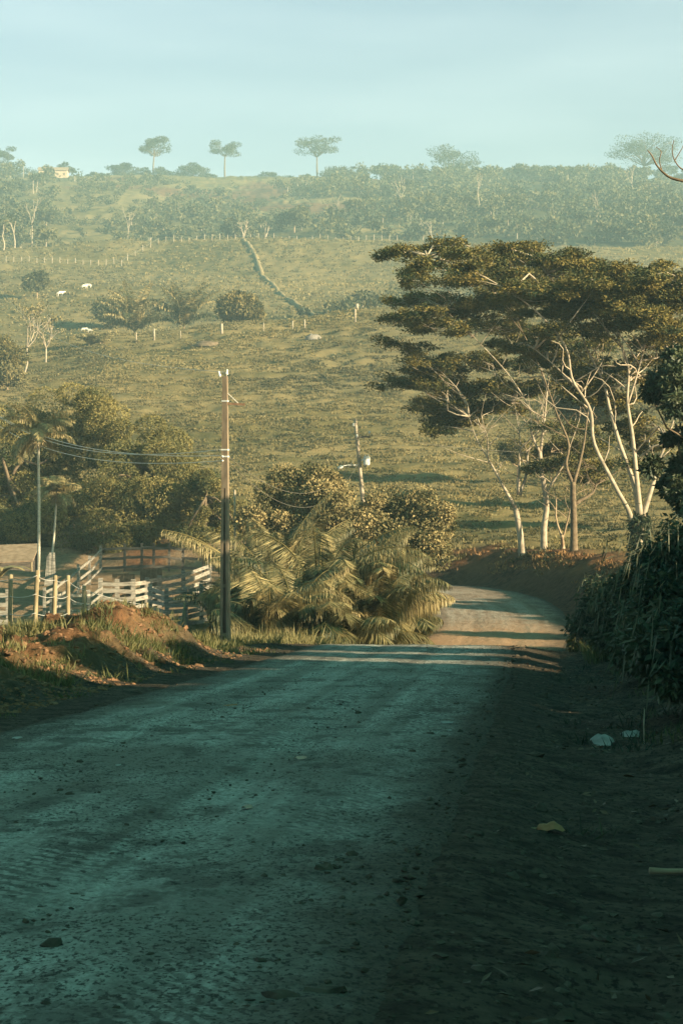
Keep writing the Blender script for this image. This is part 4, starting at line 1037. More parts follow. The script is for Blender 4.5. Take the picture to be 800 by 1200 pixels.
mb = MB()
def verge(n, x0, x1, y0, y1, cond, h, w_, nb, spread, lean=.45, tone0=.5):
    x = rng.uniform(x0, x1, n); y = rng.uniform(y0, y1, n)
    s, _, _, yy = road_near(x, y); k = cond(s, x, y)
    x, y = x[k], y[k]
    tone = np.clip(tone0 + .8 * vnoise(x, y, 3, 81), 0, 1)
    leaves(mb, *blades(rng, x, y, h * (.6 + .9 * rng.random(len(x))), w_, nb, spread, tone, lean))
verge(9000, -22, -2, 44, 72, lambda s, x, y: (s < -6.3 + 1.2 * vnoise(x, y, 2, 82)) & (s > -13) & (vnoise(x, y, 2.2, 83) > -.02), .24, .025, 9, .1)
verge(9000, -16, 4, 62, 104, lambda s, x, y: (s < -3.9) & (s > -16) & (vnoise(x, y, 2.5, 84) > -.2) & (x > -4.2), .30, .028, 9, .12, tone0=.65)
verge(7000, -20, -3.6, 62, 100, lambda s, x, y: (s < -4.5) & (x < -4), .13, .03, 7, .14, tone0=.6)
verge(5000, -14, -3, 40, 68, lambda s, x, y: (s < -4.5) & (s > -7.2) & (vnoise(x, y, 1.1, 85) > .12), .26, .022, 9, .09, tone0=.35)
verge(3000, -14, -2, 30, 70, lambda s, x, y: (s < -3.7) & (s > -6.5) & (vnoise(x, y, .7, 88) > .12), .14, .02, 8, .1, .6, tone0=.2)
verge(5000, -4, 8, 74, 118, lambda s, x, y: (s < -3.6) & (s > -8), .5, .03, 9, .12, tone0=.75)
verge(2500, 3, 14, 62, 100, lambda s, x, y: (s > 5.2) & (s < 10), .4, .03, 8, .12, tone0=.1)
verge(1500, 1, 12, 16, 64, lambda s, x, y: (s > 5.4) & (s < 10) & (vnoise(x, y, 2, 86) > .05), .25, .02, 6, .1, tone0=-.2)
o = mb.build('verge_grass', M['verge']); tag(o, 'rank grass along the banks and verges of the road', 'grass', kind='stuff')
mb = MB()
verge(3800, 2, 20, 102, 134, lambda s, x, y: (s > 4.6) & (s < 6.8) & (vnoise(x, y, 1.2, 87) > -.02), .24, .05, 8, .14, .7, .5)
verge(900, 0, 8, 82, 124, lambda s, x, y: (s < -3.4) & (s > -5.2), .25, .04, 8, .12, .7, .5)
o = mb.build('dry_undergrowth', M['rim']); tag(o, 'dry reddish undergrowth along the rim of the bend', 'undergrowth', kind='stuff')
mb = MB()
y = rng.uniform(9, 74, 5200); s_ = 3.4 + 6.5 * rng.random(5200) ** .7; x = np.interp(y, RL[:250, 1], RL[:250, 0]) + s_
k = (vnoise(x, y, 1.6, 89) + .06 * (s_ - 5) > .0); x, y = x[k], y[k]; n = len(x); z = terrain(x, y) + .015
D = np.c_[rng.normal(size=(n, 2)), rng.uniform(-.05, .35, n)]
leaves(mb, np.c_[x, y, z], D, np.c_[rng.normal(size=(n, 2)) * .5, np.ones(n)], rng.uniform(.05, .16, n), rng.uniform(.02, .06, n), rng.random(n))
o = mb.build('leaf_litter', M['litterleaf']); tag(o, 'dead leaves strewn over the dark right verge', 'leaf litter', kind='stuff')
mb = MB()
verge(2600, 0, 14, 10, 74, lambda s, x, y: (s > 4.3) & (s < 9) & (vnoise(x, y, 1.3, 90) + .05 * (s - 6) > .1), .2, .018, 9, .09, .7, tone0=.1)
o = mb.build('verge_weeds', M['dark']); tag(o, 'dark weeds sprouting on the right verge', 'weeds', kind='stuff')
# bold clumps of broad grass on the bank
for k, (u, d, h) in enumerate(((28, 52, .75), (18, 50, .6), (42, 51, .6), (200, 66, .75), (238, 69, .7))):
    b = G(u, d); m = MB(); n = 130
    a = rng.uniform(0, 2 * PI, n); P = np.c_[b[0] + rng.normal(size=n) * .16, b[1] + rng.normal(size=n) * .16, np.full(n, b[2] - .05)]
    D = np.c_[np.cos(a) * .45, np.sin(a) * .45, np.ones(n)]; L1 = h * rng.uniform(.5, 1, n)
    leaves(m, P, D, np.c_[np.cos(a), np.sin(a), np.zeros(n)], L1, .035, rng.random(n))
    P2 = P + unit(D) * (L1 * .6)[:, None]; D2 = np.c_[np.cos(a), np.sin(a), np.full(n, .25)]
    leaves(m, P2, D2, np.c_[np.zeros((n, 2)), np.ones(n)], L1 * .6, .03, rng.random(n))
    o = m.build('grass_clump', M['verge'], None, loc=b)
    tag(o, ['broad bladed grass clump on the bank below the second wire fence post', 'broad bladed grass clump on the bank near the left edge', 'broad bladed grass clump on the bank below the middle wire fence posts', 'dark grass clump at the road edge left of the tall pole', 'grass clump just left of the tall pole foot'][k], 'grass clump', 'grass clumps on the left bank')

# ------------------------------------------------------------------ stones, clods, litter on the road
def clods(name, label, n, seed, size, yr, mat, lo=-4.6, hi=5.2, kind='stuff'):
    rng = np.random.default_rng(seed)
    y = yr[0] + (yr[1] - yr[0]) * rng.random(n) ** 1.6; c = np.interp(y, RL[:250, 1], RL[:250, 0]); s = rng.uniform(lo, hi, n)
    x = c + s; z = terrain(x, y) + np.where(np.abs(s) < 3.2, .075, .01)
    oct_ = np.array([[1, 0, 0], [-1, 0, 0], [0, 1, 0], [0, -1, 0], [0, 0, 1], [0, 0, -1.0]])
    T0 = [[0, 2, 4], [2, 1, 4], [1, 3, 4], [3, 0, 4], [2, 0, 5], [1, 2, 5], [3, 1, 5], [0, 3, 5]]
    VV = [tuple(q) for q in oct_]; T = []; cache = {}
    def mid(p, q):
        k = (min(p, q), max(p, q))
        if k not in cache: cache[k] = len(VV); VV.append(tuple(unit(np.array(VV[p]) + np.array(VV[q]))))
        return cache[k]
    for a_, b_, c_ in T0:
        m1, m2, m3 = mid(a_, b_), mid(b_, c_), mid(c_, a_); T += [[a_, m1, m3], [m1, b_, m2], [m3, m2, c_], [m1, m2, m3]]
    oct_ = np.array(VV); T = np.array(T); nv = len(oct_)
    sz = size * rng.lognormal(0, .55, n); sc3 = rng.uniform(.6, 1.2, (n, 1, 3)) * np.array([1.25, 1, .6])
    a = rng.uniform(0, 2 * PI, n); Rm = np.stack([np.stack([np.cos(a), -np.sin(a), 0 * a], -1), np.stack([np.sin(a), np.cos(a), 0 * a], -1), np.stack([0 * a, 0 * a, 1 + 0 * a], -1)], 1)
    V = oct_[None] * sc3 + rng.normal(size=(n, nv, 3)) * .15
    V = np.einsum('nij,nkj->nki', Rm, V) * sz[:, None, None] + np.stack([x, y, z - .01], -1)[:, None, :]
    m = MB(); m.add(V.reshape(-1, 3), T=(T[None] + (np.arange(n) * nv)[:, None, None]).reshape(-1, 3))
    o = m.build(name, M[mat]); tag(o, label, 'gravel', kind=kind)
clods('gravel', 'scattered dark clods and gravel over the road', 7000, 111, .010, (6, 74), 'clod')
clods('bank_clods', 'lumps of red earth on the left bank', 9000, 113, .028, (30, 68), 'redclod', -9.5, -4.0)
clods('shoulder_gravel', 'clods and crumbs of earth along the dark shoulders', 8000, 112, .016, (6, 80), 'clod', 2.4, 8.5)

def crumpled(name, label, cat, u, v, d, L, W, H, mat, seed, group=None, rz=0):
    rng = np.random.default_rng(seed); x = (u - 400) / FPX * d; 
    s, zr, _, _ = road_near([x], [d]); z = max(gz(x, d), (zr[0] + .035) if abs(s[0]) < 3.1 else -99)
    n = 7; g = np.linspace(-1, 1, n); X, Y = np.meshgrid(g, g)
    mask = np.clip(1 - (X ** 2 + Y ** 2) * .5, 0, 1)
    Z = H * (mask * .6 + rng.random((n, n)) * .5) ; Z[0] *= .2; Z[-1] *= .2
    Xr = X * L / 2 * (1 - .25 * np.abs(Y)) + rng.normal(size=X.shape) * L * .03; Yr = Y * W / 2 * (1 - .3 * np.abs(X)) + rng.normal(size=X.shape) * W * .04
    c_, s_ = math.cos(rz), math.sin(rz)
    V = np.stack([x + Xr * c_ - Yr * s_, d + Xr * s_ + Yr * c_, z + .005 + Z], -1).reshape(-1, 3)
    i = np.arange(n - 1)[:, None] * n; j = np.arange(n - 1)[None]
    Q = np.stack([i + j, i + j + 1, i + n + j + 1, i + n + j], -1).reshape(-1, 4)
    m = MB(); m.add(V, Q); o = m.build(name, M[mat], None, loc=(x, d, z), smooth=True); tag(o, label, cat, group); return o
def dist_v(v): return 2.0 * FPX / (v - 682)
LG = 'scraps of litter on the road'
for k, (u, v, L, W, H, mt, lab, nm) in enumerate((
    (705, 848, .32, .2, .17, 'paper', 'largest white plastic scrap, lying under the dark scrub', 'plastic_scrap'),
    (738, 842, .3, .15, .12, 'paper', 'flat pale plastic scrap right of the largest one, under the scrub', 'plastic_scrap'),
    (523, 850, .2, .12, .03, 'paper', 'white paper scrap on the road, right of the middle near the shoulder', 'paper_scrap'),
    (527, 859, .06, .05, .02, 'paper', 'tiny white scrap just below the paper scrap by the shoulder', 'paper_scrap'),
    (306, 823, .12, .1, .02, 'paper', 'small white scrap on the left half of the road', 'paper_scrap'),
    (358, 797, .3, .12, .02, 'paper', 'long white scrap near the crest of the road', 'paper_scrap'),
    (324, 834, .1, .07, .02, 'paper', 'tiny pale scrap left of the road middle', 'paper_scrap'),
    (270, 830, .3, .1, .02, 'deadleaf', 'flattened pale straw on the left half of the road', 'dry_leaf'),
    (352, 893, .2, .1, .03, 'pinkpaper', 'brownish wrapper on the road middle', 'wrapper'),
    (290, 952, .12, .07, .03, 'pinkpaper', 'pinkish wrapper on the nearer part of the road', 'wrapper'),
    (138, 902, .1, .05, .015, 'paper', 'small white scrap towards the left edge of the road', 'paper_scrap'),
    (20, 870, .2, .1, .02, 'paper', 'pale scrap at the left edge of the road', 'paper_scrap'))):
    crumpled(nm, lab, 'litter', u, v, dist_v(v), L, W, H, mt, 200 + k, LG, rz=.1 * k)
# curled dead leaf with stalk
d = dist_v(953); x = (645 - 400) / FPX * d; z = gz(x, d)
t = thing('fallen_leaf', (x, d, z), 'curled brown fallen leaf with its stalk on the dark shoulder', 'leaf')
n = 9; g = np.linspace(-1, 1, n); X, Y = np.meshgrid(g, g)
wd = np.sqrt(np.clip(1 - X ** 2, 0, 1)); Zl = .07 * (1 - X ** 2) ** .5 * (1 - .8 * Y ** 2) + .02 * np.sin(X * 6) * .5 + .012
rng = np.random.default_rng(5)
V = np.stack([x + X * .13, d + Y * wd * .085, z + np.maximum(Zl + rng.normal(size=X.shape) * .004, .008)], -1).reshape(-1, 3)
i = np.arange(n - 1)[:, None] * n; j = np.arange(n - 1)[None]
m = MB(); m.add(V, np.stack([i + j, i + j + 1, i + n + j + 1, i + n + j], -1).reshape(-1, 4)); m.build('blade', M['deadleaf'], t, smooth=True)
m = MB(); tube(m, spline([(x - .12, d, z + .03), (x - .2, d + .01, z + .025), (x - .31, d + .02, z + .03)], 8), np.linspace(.008, .005, 8), 6); m.build('stalk', M['dry'], t, smooth=True)
d = dist_v(985); x = (787 - 400) / FPX * d; z = gz(x, d)
m = MB(); tube(m, spline([(x - .17, d, z + .04), (x, d + .02, z + .03), (x + .25, d + .03, z + .035)], 8), np.linspace(.028, .02, 8), 7); o = m.build('broken_stick', M['brownbark'], None, loc=(x, d, z), smooth=True); tag(o, 'broken pale stick lying on the dark shoulder at the right edge', 'stick')
d = 32; x = (755 - 400) / FPX * d; z = gz(x, d)
m = MB(); tube(m, [(x, d, z - .1), (x - .01, d, z + .25), (x + .0, d, z + .48)], [.012, .01, .008], 6); o = m.build('dry_stalk', M['palebark'], None, loc=(x, d, z), smooth=True); tag(o, 'thin pale dry stalk standing upright under the right scrub', 'stalk')

# ------------------------------------------------------------------ pasture hill: posts, trees, cattle
FG = 'white fence posts along the pasture crest'
rng = np.random.default_rng(121)
posts = [(160, 405, 395, .10, 'short white fence post right of the small palms on the pasture crest'), (181, 405, 394, .14, 'white fence post second from the small palms on the pasture crest'), (212, 404, 396, .07, 'thin pale fence post on the pasture crest left of the bright one'),
         (260, 404, 391, .2, 'brightest thick white fence post below the round tree'), (309, 404, 397, .08, 'thin fence post right of the round tree on the crest'), (343, 402, 394, .1, 'fence post above the grey rock, left of a pair'), (357, 403, 393, .12, 'fence post above the grey rock, right of a pair'),
         (416, 404, 391, .13, 'white fence post nearest the flat topped trees'), (418, 379, 374, .3, 'squat white post on the highest part of the crest')]
for u, vb, vt, w_, lab in posts:
    d = 345 if vb > 390 else 362
    b = G(u, d); hgt = (vb - vt) / FPX * d + .3; m = MB(); tube(m, [b - [0, 0, .3], b + [0, 0, hgt - .04], b + [0, 0, hgt]], [w_, w_ * .95, w_ * .5], 7)
    o = m.build('fence_post', M['palebark'], None, loc=b, smooth=True); tag(o, lab, 'fence post', FG)
def mound(name, label, cat, u, d, rx, rz, mat, seed):
    rng = np.random.default_rng(seed); b = G(u, d); n, k = 10, 7; m = MB(); V = []
    for j in range(k):
        th = j / (k - 1) * PI / 2
        for i in range(n):
            a = i / n * 2 * PI; q = 1 + rng.normal() * .12
            V.append(b + np.array([math.cos(a) * math.cos(th) * rx * q, math.sin(a) * math.cos(th) * rx * .7 * q, -.2 + math.sin(th) * rz * q + .1]))
    i = np.arange(k - 1)[:, None] * n; j = np.arange(n)[None]; j2 = (j + 1) % n
    m.add(V, np.stack([i + j, i + j2, i + n + j2, i + n + j], -1).reshape(-1, 4)); o = m.build(name, M[mat], None, loc=b, smooth=True); tag(o, label, cat)
mound('fallen_log', 'dark fallen log heap lying in the grass below the bright fence post', 'log', 242, 335, 2.0, .8, 'darkbark', 1)
mound('rock', 'grey rock in the grass on the upper pasture', 'rock', 367, 336, 1.2, .8, 'stone', 2)
FT = 'trees beyond the pasture crest'
round_tree('round_tree', 'dense round tree on the pasture crest right of the shaggy palms', 'tree', G(279, 372), 6.6, 4.0, 3.4, 60, 190, .55, .26, 'olive', 'brownbark', 131, FT, .2, clump=.3)
round_tree('round_tree', 'grey hazy round tree in the valley behind the shaggy palms', 'tree', G(132, 450), 6.5, 4.5, 3.2, 40, 130, .7, .35, 'far', 'brownbark', 132, FT, .25, clump=.35)
round_tree('round_tree', 'small hazy round tree on the second hill at left', 'tree', G(44, 520), 6.8, 3.4, 3.0, 34, 120, .7, .35, 'far', 'brownbark', 133, FT, .2, clump=.38)
def shaggy(label, u, d, L, seed, hub=2.2):
    return bush_palm('shaggy_palm', label, G(u, d), 26, L, seed, 'shaggy palms on the pasture crest', ll=1.3, eln=(40, 88), droop=(.7, 1.7), lw=.2, nl=30, hub=1.2)
shaggy('shaggy palm clump with upright fronds, left of two on the pasture crest', 158, 380, 8.6, 141)
shaggy('shaggy palm clump with upright fronds, beside the round tree on the pasture crest', 216, 382, 8.2, 142)
bush_palm('small_palm', 'small palm with one brown frond on the pasture crest at left', G(105, 345), 12, 2.6, 143, 'small palms on the pasture crest', ll=.7, lw=.14, nl=18, hub=.3)
bush_palm('small_palm', 'small yellowish palm on the pasture crest at left', G(118, 345), 10, 2.4, 144, 'small palms on the pasture crest', ll=.7, lw=.14, nl=18, hub=.3)
round_tree('bushy_tree', 'olive bushy tree at the left edge of the pasture', 'tree', G(-2, 300), 6.8, 3.6, 3.6, 50, 200, .4, .2, 'olive', 'brownbark', 151, 'trees at the left edge of the pasture', .2, clump=.36)
round_tree('bushy_tree', 'low brown bush below the leafless trees at left', 'tree', G(10, 285), 3.4, 3.6, 1.8, 40, 180, .35, .2, 'shrub', 'brownbark', 152, 'trees at the left edge of the pasture', .12, clump=.42)

def bare_tree(name, label, u, d, h, spread, seed, group=None, leafy=0, mat='palebark', r=.16, leaf='shrub', forks=3, lev=3):
    rng = np.random.default_rng(seed); b = G(u, d); t = thing(name, b, label, 'tree', group); tk = MB(); cr = MB()
    def grow(p, dv, L, rad, k):
        e = p + dv * L; m_ = (p + e) / 2 + rng.normal(size=3) * L * .06
        tube(tk, spline([p, m_, e], 5), np.linspace(rad, rad * .65, 5), 5 if k < 2 else 4, cap=False)
        if k >= lev:
            if leafy: clump_leaves(cr, rng, e, (L * .35, L * .35, L * .25), leafy, .35, .2, .2, .2)
            return
        for q in range(forks if k else forks + 1):
            a = rng.uniform(0, 2 * PI); dn = unit(dv * .9 + np.array([math.cos(a), math.sin(a), .1]) * spread * rng.uniform(.6, 1.2)); grow(e, dn, L * rng.uniform(.6, .85), rad * .6, k + 1)
    grow(b - [0, 0, .3], unit(np.array([rng.normal() * .06, rng.normal() * .06, 1])), h * .36, r, 0)
    tk.build('trunk', M[mat], t, smooth=True)
    if leafy: cr.build('crown', M[leaf], t)
    return t
bare_tree('sparse_tree', 'sparse white stemmed tree with thin foliage at the left edge of the pasture', 28, 325, 11, .5, 161, 'pale stemmed trees at left', 14)
bare_tree('sparse_tree', 'nearly leafless white tree with fanning stems left of the small palms', 54, 335, 7.5, .7, 162, 'pale stemmed trees at left', 4, r=.17)

# cattle
def cow(label, x, y, rz, s=1.0):
    z = gz(x, y); t = thing('cow', (x, y, z), label, 'cow', 'white cattle on the second hill')
    me = bpy.data.meshes.new('body')
    V = [(0, 0, 1.05), (.55, 0, 1.1), (.95, 0, 1.25), (1.25, 0, 1.35), (1.55, 0, 1.2), (-.55, 0, 1.08), (-.75, 0, 1.0), (-.8, 0, .5)]
    E = [(0, 1), (1, 2), (2, 3), (3, 4), (0, 5), (5, 6), (6, 7)]
    rad = [.36, .34, .22, .16, .09, .33, .1, .03]
    for bx, k in ((.5, 1), (-.5, 5)):
        for sy in (-1, 1):
            i = len(V); V += [(bx, sy * .2, .75), (bx + .04, sy * .2, .42), (bx, sy * .2, .03)]; E += [(k, i), (i, i + 1), (i + 1, i + 2)]; rad += [.13, .07, .06]
    me.from_pydata(V, E, []); o = bpy.data.objects.new('body', me); col.objects.link(o); o.parent = t
    sk = o.modifiers.new('skin', 'SKIN'); 
    for q, r_ in zip(me.skin_vertices[0].data, rad): q.radius = (r_, r_)
    me.skin_vertices[0].data[0].use_root = True
    o.modifiers.new('sub', 'SUBSURF').levels = 1
    me.materials.append(M['cow'])
    hn = MB()
    for sy in (-1, 1): tube(hn, [(1.3, sy * .1, 1.46), (1.3, sy * .25, 1.55), (1.32, sy * .3, 1.68)], [.03, .025, .01], 5)
    h_ = hn.build('horns', M['hoof'], None); h_.parent = t; h_.location = (0, 0, 0)
    t.rotation_euler = (0, 0, rz); t.scale = (s, s, s)
for u, d, rz, s, lab in ((99, 540, .2, .85, 'white cow standing sideways, left one of the close pair on the second hill'), (105, 542, 2.9, .8, 'white cow beside the other one left of the hazy valley tree'), (71, 520, .4, .9, 'pale calf alone on the second hill left of the cow pair'), (106, 440, 3.0, .62, 'pale cow grazing in the valley above the small palms, right one of two'), (98, 442, .1, .6, 'pale cow grazing in the valley above the small palms, left one of two')):
    x = (u - 400) / FPX * d; cow(lab, x, d, rz, s)

# worn cattle path up the second hill
P = [(284, 690), (292, 672), (300, 640), (306, 610), (315, 575), (326, 545), (336, 520), (352, 490), (370, 458)]
C = spline([((u - 400) / FPX * d, d, 0) for u, d in P], 60); T = unit(np.gradient(C, axis=0)); S = np.c_[T[:, 1], -T[:, 0]]
m = MB(); V = []
for k in (-1, -.35, .35, 1):
    x = C[:, 0] + S[:, 0] * k * .8; y = C[:, 1] + S[:, 1] * k * .8; V.append(np.c_[x, y, terrain(x, y) + .55 - .5 * abs(k) ** 3])
V = np.concatenate(V); i = np.arange(59)
m.add(V, np.vstack([np.stack([q * 60 + i, q * 60 + i + 1, (q + 1) * 60 + i + 1, (q + 1) * 60 + i], -1) for q in range(3)]))
o = m.build('path', solid_mat('worn_path', (0.19, 0.15, 0.08), (0.32, 0.25, 0.14), .6, .95, .1), smooth=True); tag(o, kind='structure')

# fence on the second hill crest
t = thing('pasture_fence', G(150, 700), 'long thin fence with pale posts along the second hill crest', 'fence')
pts = []
for u in list(range(-10, 150, 9)):
    pts.append(G(u, 655))
for u in range(150, 470, 9): pts.append(G(u, 655 + min(45, (u - 140) * 1.0)))
rng = np.random.default_rng(171)
for p in pts:
    m = MB(); h_ = rng.uniform(1.3, 2.0); tube(m, [p - [0, 0, .3], p + [0, 0, h_]], [.12, .1], 5); m.build('post', M['palebark'], t)
m = MB()
for a, b in zip(pts[:-1], pts[1:]): tube(m, [a + [0, 0, 1.2], b + [0, 0, 1.2]], .02, 3)
m.build('strand', M['wire'], t)

# ------------------------------------------------------------------ forest on the far hill
rng = np.random.default_rng(181)
def forest_crowns(n, f, seed, size=(4, 8), leaf=1.5, nl=60, hh=(4, 9)):
    rng = np.random.default_rng(seed); mb = MB(); tk = MB()
    U, D = f(rng, n); X = (U - 400) / FPX * D; Zg = terrain(X, D)
    for x, y, z in zip(X, D, Zg):
        r = rng.uniform(*size) * .5; h = rng.uniform(*hh)
        for q in range(rng.integers(2, 5)):
            c = np.array([x + rng.normal() * r * .6, y + rng.normal() * r * .6, z + h - r * .5 + rng.normal() * r * .25])
            clump_leaves(mb, rng, c, (r * .75, r * .75, r * .5), nl, leaf, leaf * .55, .2, .5, 1, (0, 1), .2)
        if rng.random() < .5: tube(tk, [(x, y, z - .5), (x + rng.normal() * .3, y, z + h * .8)], [.22, .12], 5, cap=False)
    return mb, tk
# dense wood on the right half, and thinner scrub at left: one far-off mass
def fr(rng, n):
    u = rng.uniform(380, 900, n); d = rng.uniform(770, 1330, n)
    k = ~((d < 900) & (rng.random(n) < .4)) & (vnoise(u, d * .45, 45, 95) > -.24); return u[k], d[k]
mb, tk = forest_crowns(1000, fr, 182, size=(3, 11), hh=(2.5, 8.5))
def fl(rng, n):
    u = rng.uniform(-120, 400, n); d = rng.uniform(760, 1290, n)
    k = (vnoise(u, d * .5, 60, 91) > -.06) & (d < 1190) ; return u[k], d[k]
mb2, tk2 = forest_crowns(480, fl, 183, (3, 7), 1.3, 40, (1.5, 5))
def fl2(rng, n):
    u = rng.uniform(-120, 60, n); d = rng.uniform(700, 1300, n); return u, d
def fl3(rng, n):
    u = rng.uniform(-120, 430, n); d = rng.uniform(735, 1280, n); k = (vnoise(u, d * .6, 25, 92) > -.15) & (d < 1200); return u[k], d[k]
mb5, tk5 = forest_crowns(1100, fl3, 186, (1.5, 4), .9, 26, (.6, 2.4))
mb3, tk3 = forest_crowns(110, fl2, 184, (3.5, 7), 1.4, 50, (5, 10))
def fv(rng, n):  # scrub in the valley behind the pasture crest
    u = rng.uniform(330, 700, n); d = rng.uniform(420, 470, n); return u, d
mb4, tk4 = forest_crowns(60, fv, 185, (2, 5), .8, 50, (1.5, 4))
allm = MB(); allt = MB()
for src, dst in ((mb, allm), (mb2, allm), (mb3, allm), (mb4, allm), (mb5, allm), (tk, allt), (tk2, allt), (tk3, allt), (tk4, allt)):
    dst.add(np.concatenate(src.V), np.concatenate(src.Q), np.concatenate(src.T) if src.T else None, np.concatenate(src.tone))
o = allm.build('far_forest', M['far']); tag(o, 'hazy far-off wood covering the hill below the ridge', 'forest', kind='stuff')
o2 = allt.build('far_trunks', M['palebark']); o2.parent = o; o2.name = 'trunks'; o2['kind'] = 'stuff'

# single trees standing out on the ridge
RGG = 'trees along the far ridge'
def ridge_tree(label, u, vt, vb, wpx, hpx, seed, d=1300, lobes_n=10, trunk_r=.55, name='ridge_tree', fork=.55, sparse=1.0):
    rng = np.random.default_rng(seed); ppm = FPX / d
    b = G(u, d); top = at(u, vt, d)[2]; H = top - b[2]
    t = thing(name, b, label, 'tree', RGG)
    Rx = (wpx + 4) / 2 / ppm; Rz = (hpx + 3) / 2 / ppm; C = np.array([b[0], d, top - Rz])
    tk = MB(); cr = MB(); fk = b + np.array([rng.normal() * .4, 0, max(H - 2 * Rz, H * .3) * 1.0])
    tube(tk, spline([b - [0, 0, 1], (b + fk) / 2 + [rng.normal() * .3, 0, 0], fk], 7), np.linspace(trunk_r, trunk_r * .6, 7), 7)
    for k in range(lobes_n):
        a = 2 * PI * k / lobes_n + rng.normal() * .4; rr = math.sqrt(rng.uniform(.05, 1)) * .8
        p = C + np.array([math.cos(a) * rr * Rx, math.sin(a) * rr * Rx * .8, (rng.uniform(-.55, .75) - .3 * rr) * Rz])
        limb(tk, fk - [0, 0, .1], p, trunk_r * .4, trunk_r * .12, rng, .08, 6, 5, .02)
        s = rng.uniform(.28, .44) * Rx
        clump_leaves(cr, rng, p, (s, s, min(s * .42, Rz * .5)), int(190 * sparse), .85, .5, .1, .3, .8, (0, 1), .3)
    tk.build('trunk', M['darkbark'], t, smooth=True); cr.build('crown', M['ridge'], t)
ridge_tree('tall lone tree with a round crown on a straight bare trunk on the ridge', 181, 157, 214, 38, 22, 301, lobes_n=16)
ridge_tree('tall lone tree with a forked trunk and thin crown, middle of three on the ridge', 264, 163, 213, 36, 17, 302, lobes_n=11)
ridge_tree('tall lone tree with a spreading two lobed crown, rightmost of three on the ridge', 372, 157, 210, 50, 24, 303, lobes_n=15)
ridge_tree('wide flat crowned tree standing above the wooded ridge in the middle', 532, 168, 205, 62, 28, 304, lobes_n=18)
ridge_tree('biggest dense tree towering over the right end of the ridge', 752, 155, 212, 84, 36, 305, lobes_n=30, trunk_r=.8)
ridge_tree('tree with a ragged top at the left edge of the ridge', 4, 168, 212, 26, 22, 306, lobes_n=10)
rid = [(22, 195, 44, 18), (48, 196, 34, 18), (60, 194, 16, 10), (80, 186, 22, 14), (96, 202, 20, 10), (110, 201, 14, 8), (122, 201, 14, 9), (143, 186, 32, 22), (164, 194, 24, 18), (192, 192, 30, 18), (150, 206, 20, 8), (212, 200, 18, 12), (226, 189, 36, 20), (243, 204, 18, 9), (300, 207, 40, 8), (314, 202, 22, 6), (338, 206, 26, 8), (356, 203, 14, 8), (396, 194, 44, 18), (420, 200, 26, 12), (446, 194, 26, 12), (470, 199, 24, 8), (492, 197, 26, 10), (512, 198, 22, 12), (560, 197, 24, 8), (590, 196, 20, 9), (618, 200, 26, 10), (640, 194, 26, 10), (664, 198, 30, 12), (690, 196, 22, 10), (708, 192, 30, 12), (728, 196, 26, 14), (776, 192, 30, 16), (798, 194, 30, 16)]
hs = ['low', 'mid high', 'bushy', 'thin']
for k, (u, vt, w_, h_) in enumerate(rid):
    near_ = min((181, 264, 372, 532, 752), key=lambda q: abs(q - u)); nm = {181: 'round crowned lone tree', 264: 'forked lone tree', 372: 'two lobed lone tree', 532: 'wide flat crowned tree', 752: 'biggest dense tree'}[near_]
    side = 'left' if u < near_ else 'right'
    rank = sorted([abs(q[0] - near_) for q in rid if (q[0] < near_) == (u < near_) and min((181, 264, 372, 532, 752), key=lambda s_: abs(s_ - q[0])) == near_]).index(abs(u - near_))
    od = ['next', 'second', 'third', 'fourth', 'fifth', 'sixth', 'seventh', 'eighth', 'ninth', 'tenth'][rank]
    ridge_tree(f'{"broad" if w_ > 28 else "small"} ridge tree, {od} to the {side} of the {nm}', u, vt, 212, w_, h_, 320 + k, d=1300 + (k % 3) * 12, lobes_n=max(6, int(w_ * h_ / 45)), trunk_r=.4)

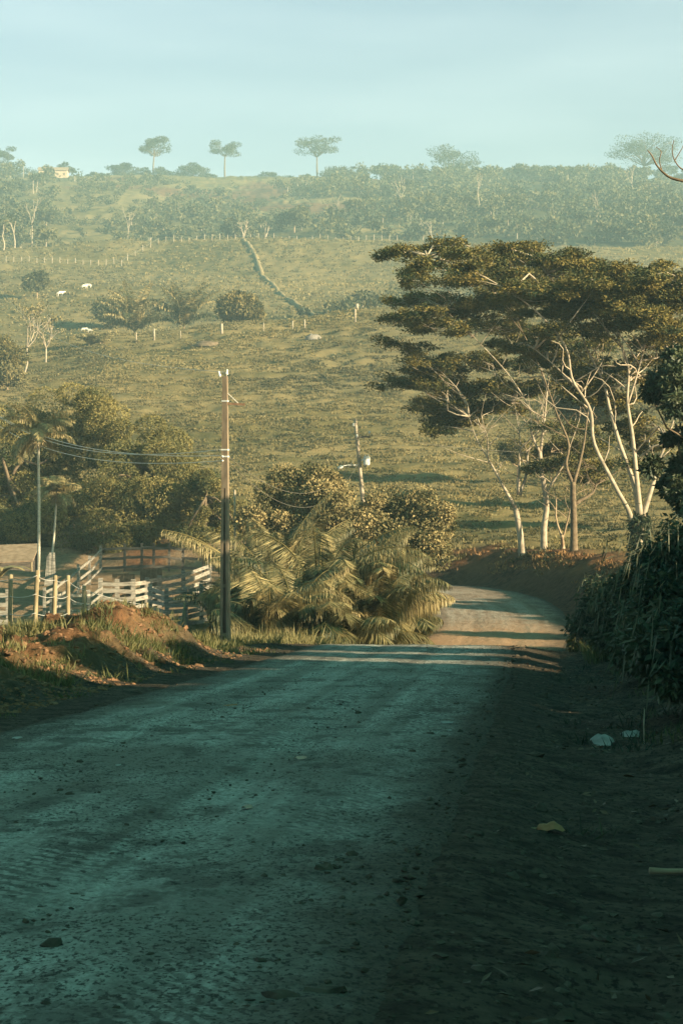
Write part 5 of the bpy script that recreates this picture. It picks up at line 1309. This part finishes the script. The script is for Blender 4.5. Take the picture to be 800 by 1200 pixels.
# pale trunks standing out of the scrub on the far hill
TG = 'pale trunked trees on the far hill'
for k, (u, d, h, lab, leafy) in enumerate(((5, 690, 12, 'tall bare white trunk at the left edge above the second hill fence', 0), (18, 700, 13, 'tall bare white trunk right of the left edge one', 0), (38, 820, 15, 'tall thin pale trunked tree between the white trunks and the scrub', 10), (150, 800, 16, 'thin pale trunked tree below the first tall ridge tree', 6),
    (176, 760, 8, 'leaning bare pale trunk on the far hill below the first tall ridge tree', 0), (286, 735, 9, 'white bare forked tree at the top of the worn path', 0), (310, 740, 8, 'second small bare tree right of the worn path top', 2), (560, 900, 16, 'pale trunked tree in the wood below the wide flat crowned ridge tree', 8), (700, 850, 14, 'pale trunked forked tree in the wood below the biggest ridge tree', 4),
    (470, 960, 15, 'pale trunked tree low in the wood left of the wide flat crowned tree', 8), (740, 1000, 18, 'tall pale trunked tree directly beneath the biggest ridge tree', 10), (505, 800, 9, 'white branching tree just above the flat topped roadside trees', 2), (395, 900, 12, 'slim pale trunked tree at the left border of the wood', 8))):
    bare_tree('pale_trunked_tree', lab, u, d, h, .35 if k not in (5, 11) else .8, 400 + k, TG, leafy, r=.22 if leafy else .28, leaf='far', forks=2 if k not in (5, 11) else 3, lev=3 if leafy or k in (5, 6, 11) else 1)
for k, (u, d, w_, h, lab) in enumerate(((275, 800, 9, 10, 'broad rounded tree in the scrub above the worn path'), (345, 830, 8, 9, 'rounded tree at the wood edge right of the worn path'), (55, 860, 6, 6, 'dark round bush below the ridge houses'), (640, 800, 10, 8, 'large dark rounded tree at the foot of the wood'), (770, 790, 10, 8, 'dark rounded tree at the foot of the wood near the right edge'), (715, 420, 5, 6, 'olive treetop rising behind the flat topped trees'))):
    round_tree('hill_tree', lab, 'tree', G(u, d), h, w_ , h * .42, 44, 70, 1.2, .6, 'far', 'brownbark', 430 + k, 'rounded trees on the far hill', .3, clump=.36)

# two small houses on the ridge
for k, (u, w_, lab) in enumerate(((55, 3.6, 'left of the two tiny pale houses on the ridge'), (73, 3.4, 'right of the two tiny pale houses on the ridge'))):
    b = G(u, 1240); t = thing('ridge_house', b, lab, 'house', 'tiny houses on the ridge')
    m = MB(); box(m, b + [0, 0, 1.5], (w_ / 1, 0, 0), (0, 3, 0), (0, 0, 2)); m.build('wall', M['plaster'], t)
    m = MB(); V = [b + np.array(p) for p in ((-w_ - .5, -3.6, 3.45), (w_ + .5, -3.6, 3.45), (w_ + .5, 0, 5.4), (-w_ - .5, 0, 5.4), (w_ + .5, 3.6, 3.45), (-w_ - .5, 3.6, 3.45))]; V += [p + [0, 0, .2] for p in V]
    m.add(V, [[0, 1, 2, 3], [3, 2, 4, 5], [6, 9, 8, 7], [9, 11, 10, 8], [0, 6, 7, 1], [5, 4, 10, 11], [0, 3, 9, 6], [3, 5, 11, 9], [1, 7, 8, 2], [2, 8, 10, 4]]); m.build('roof', M['clay'], t)
    for q in (-.5, .5):
        m = MB(); box(m, b + [q * w_, -3.01, 1.6], (.6, 0, 0), (0, .03, 0), (0, 0, .7)); m.build('window', M['darkbark'], t)

for o in bpy.data.objects:
    if '_o' in o: del o['_o']
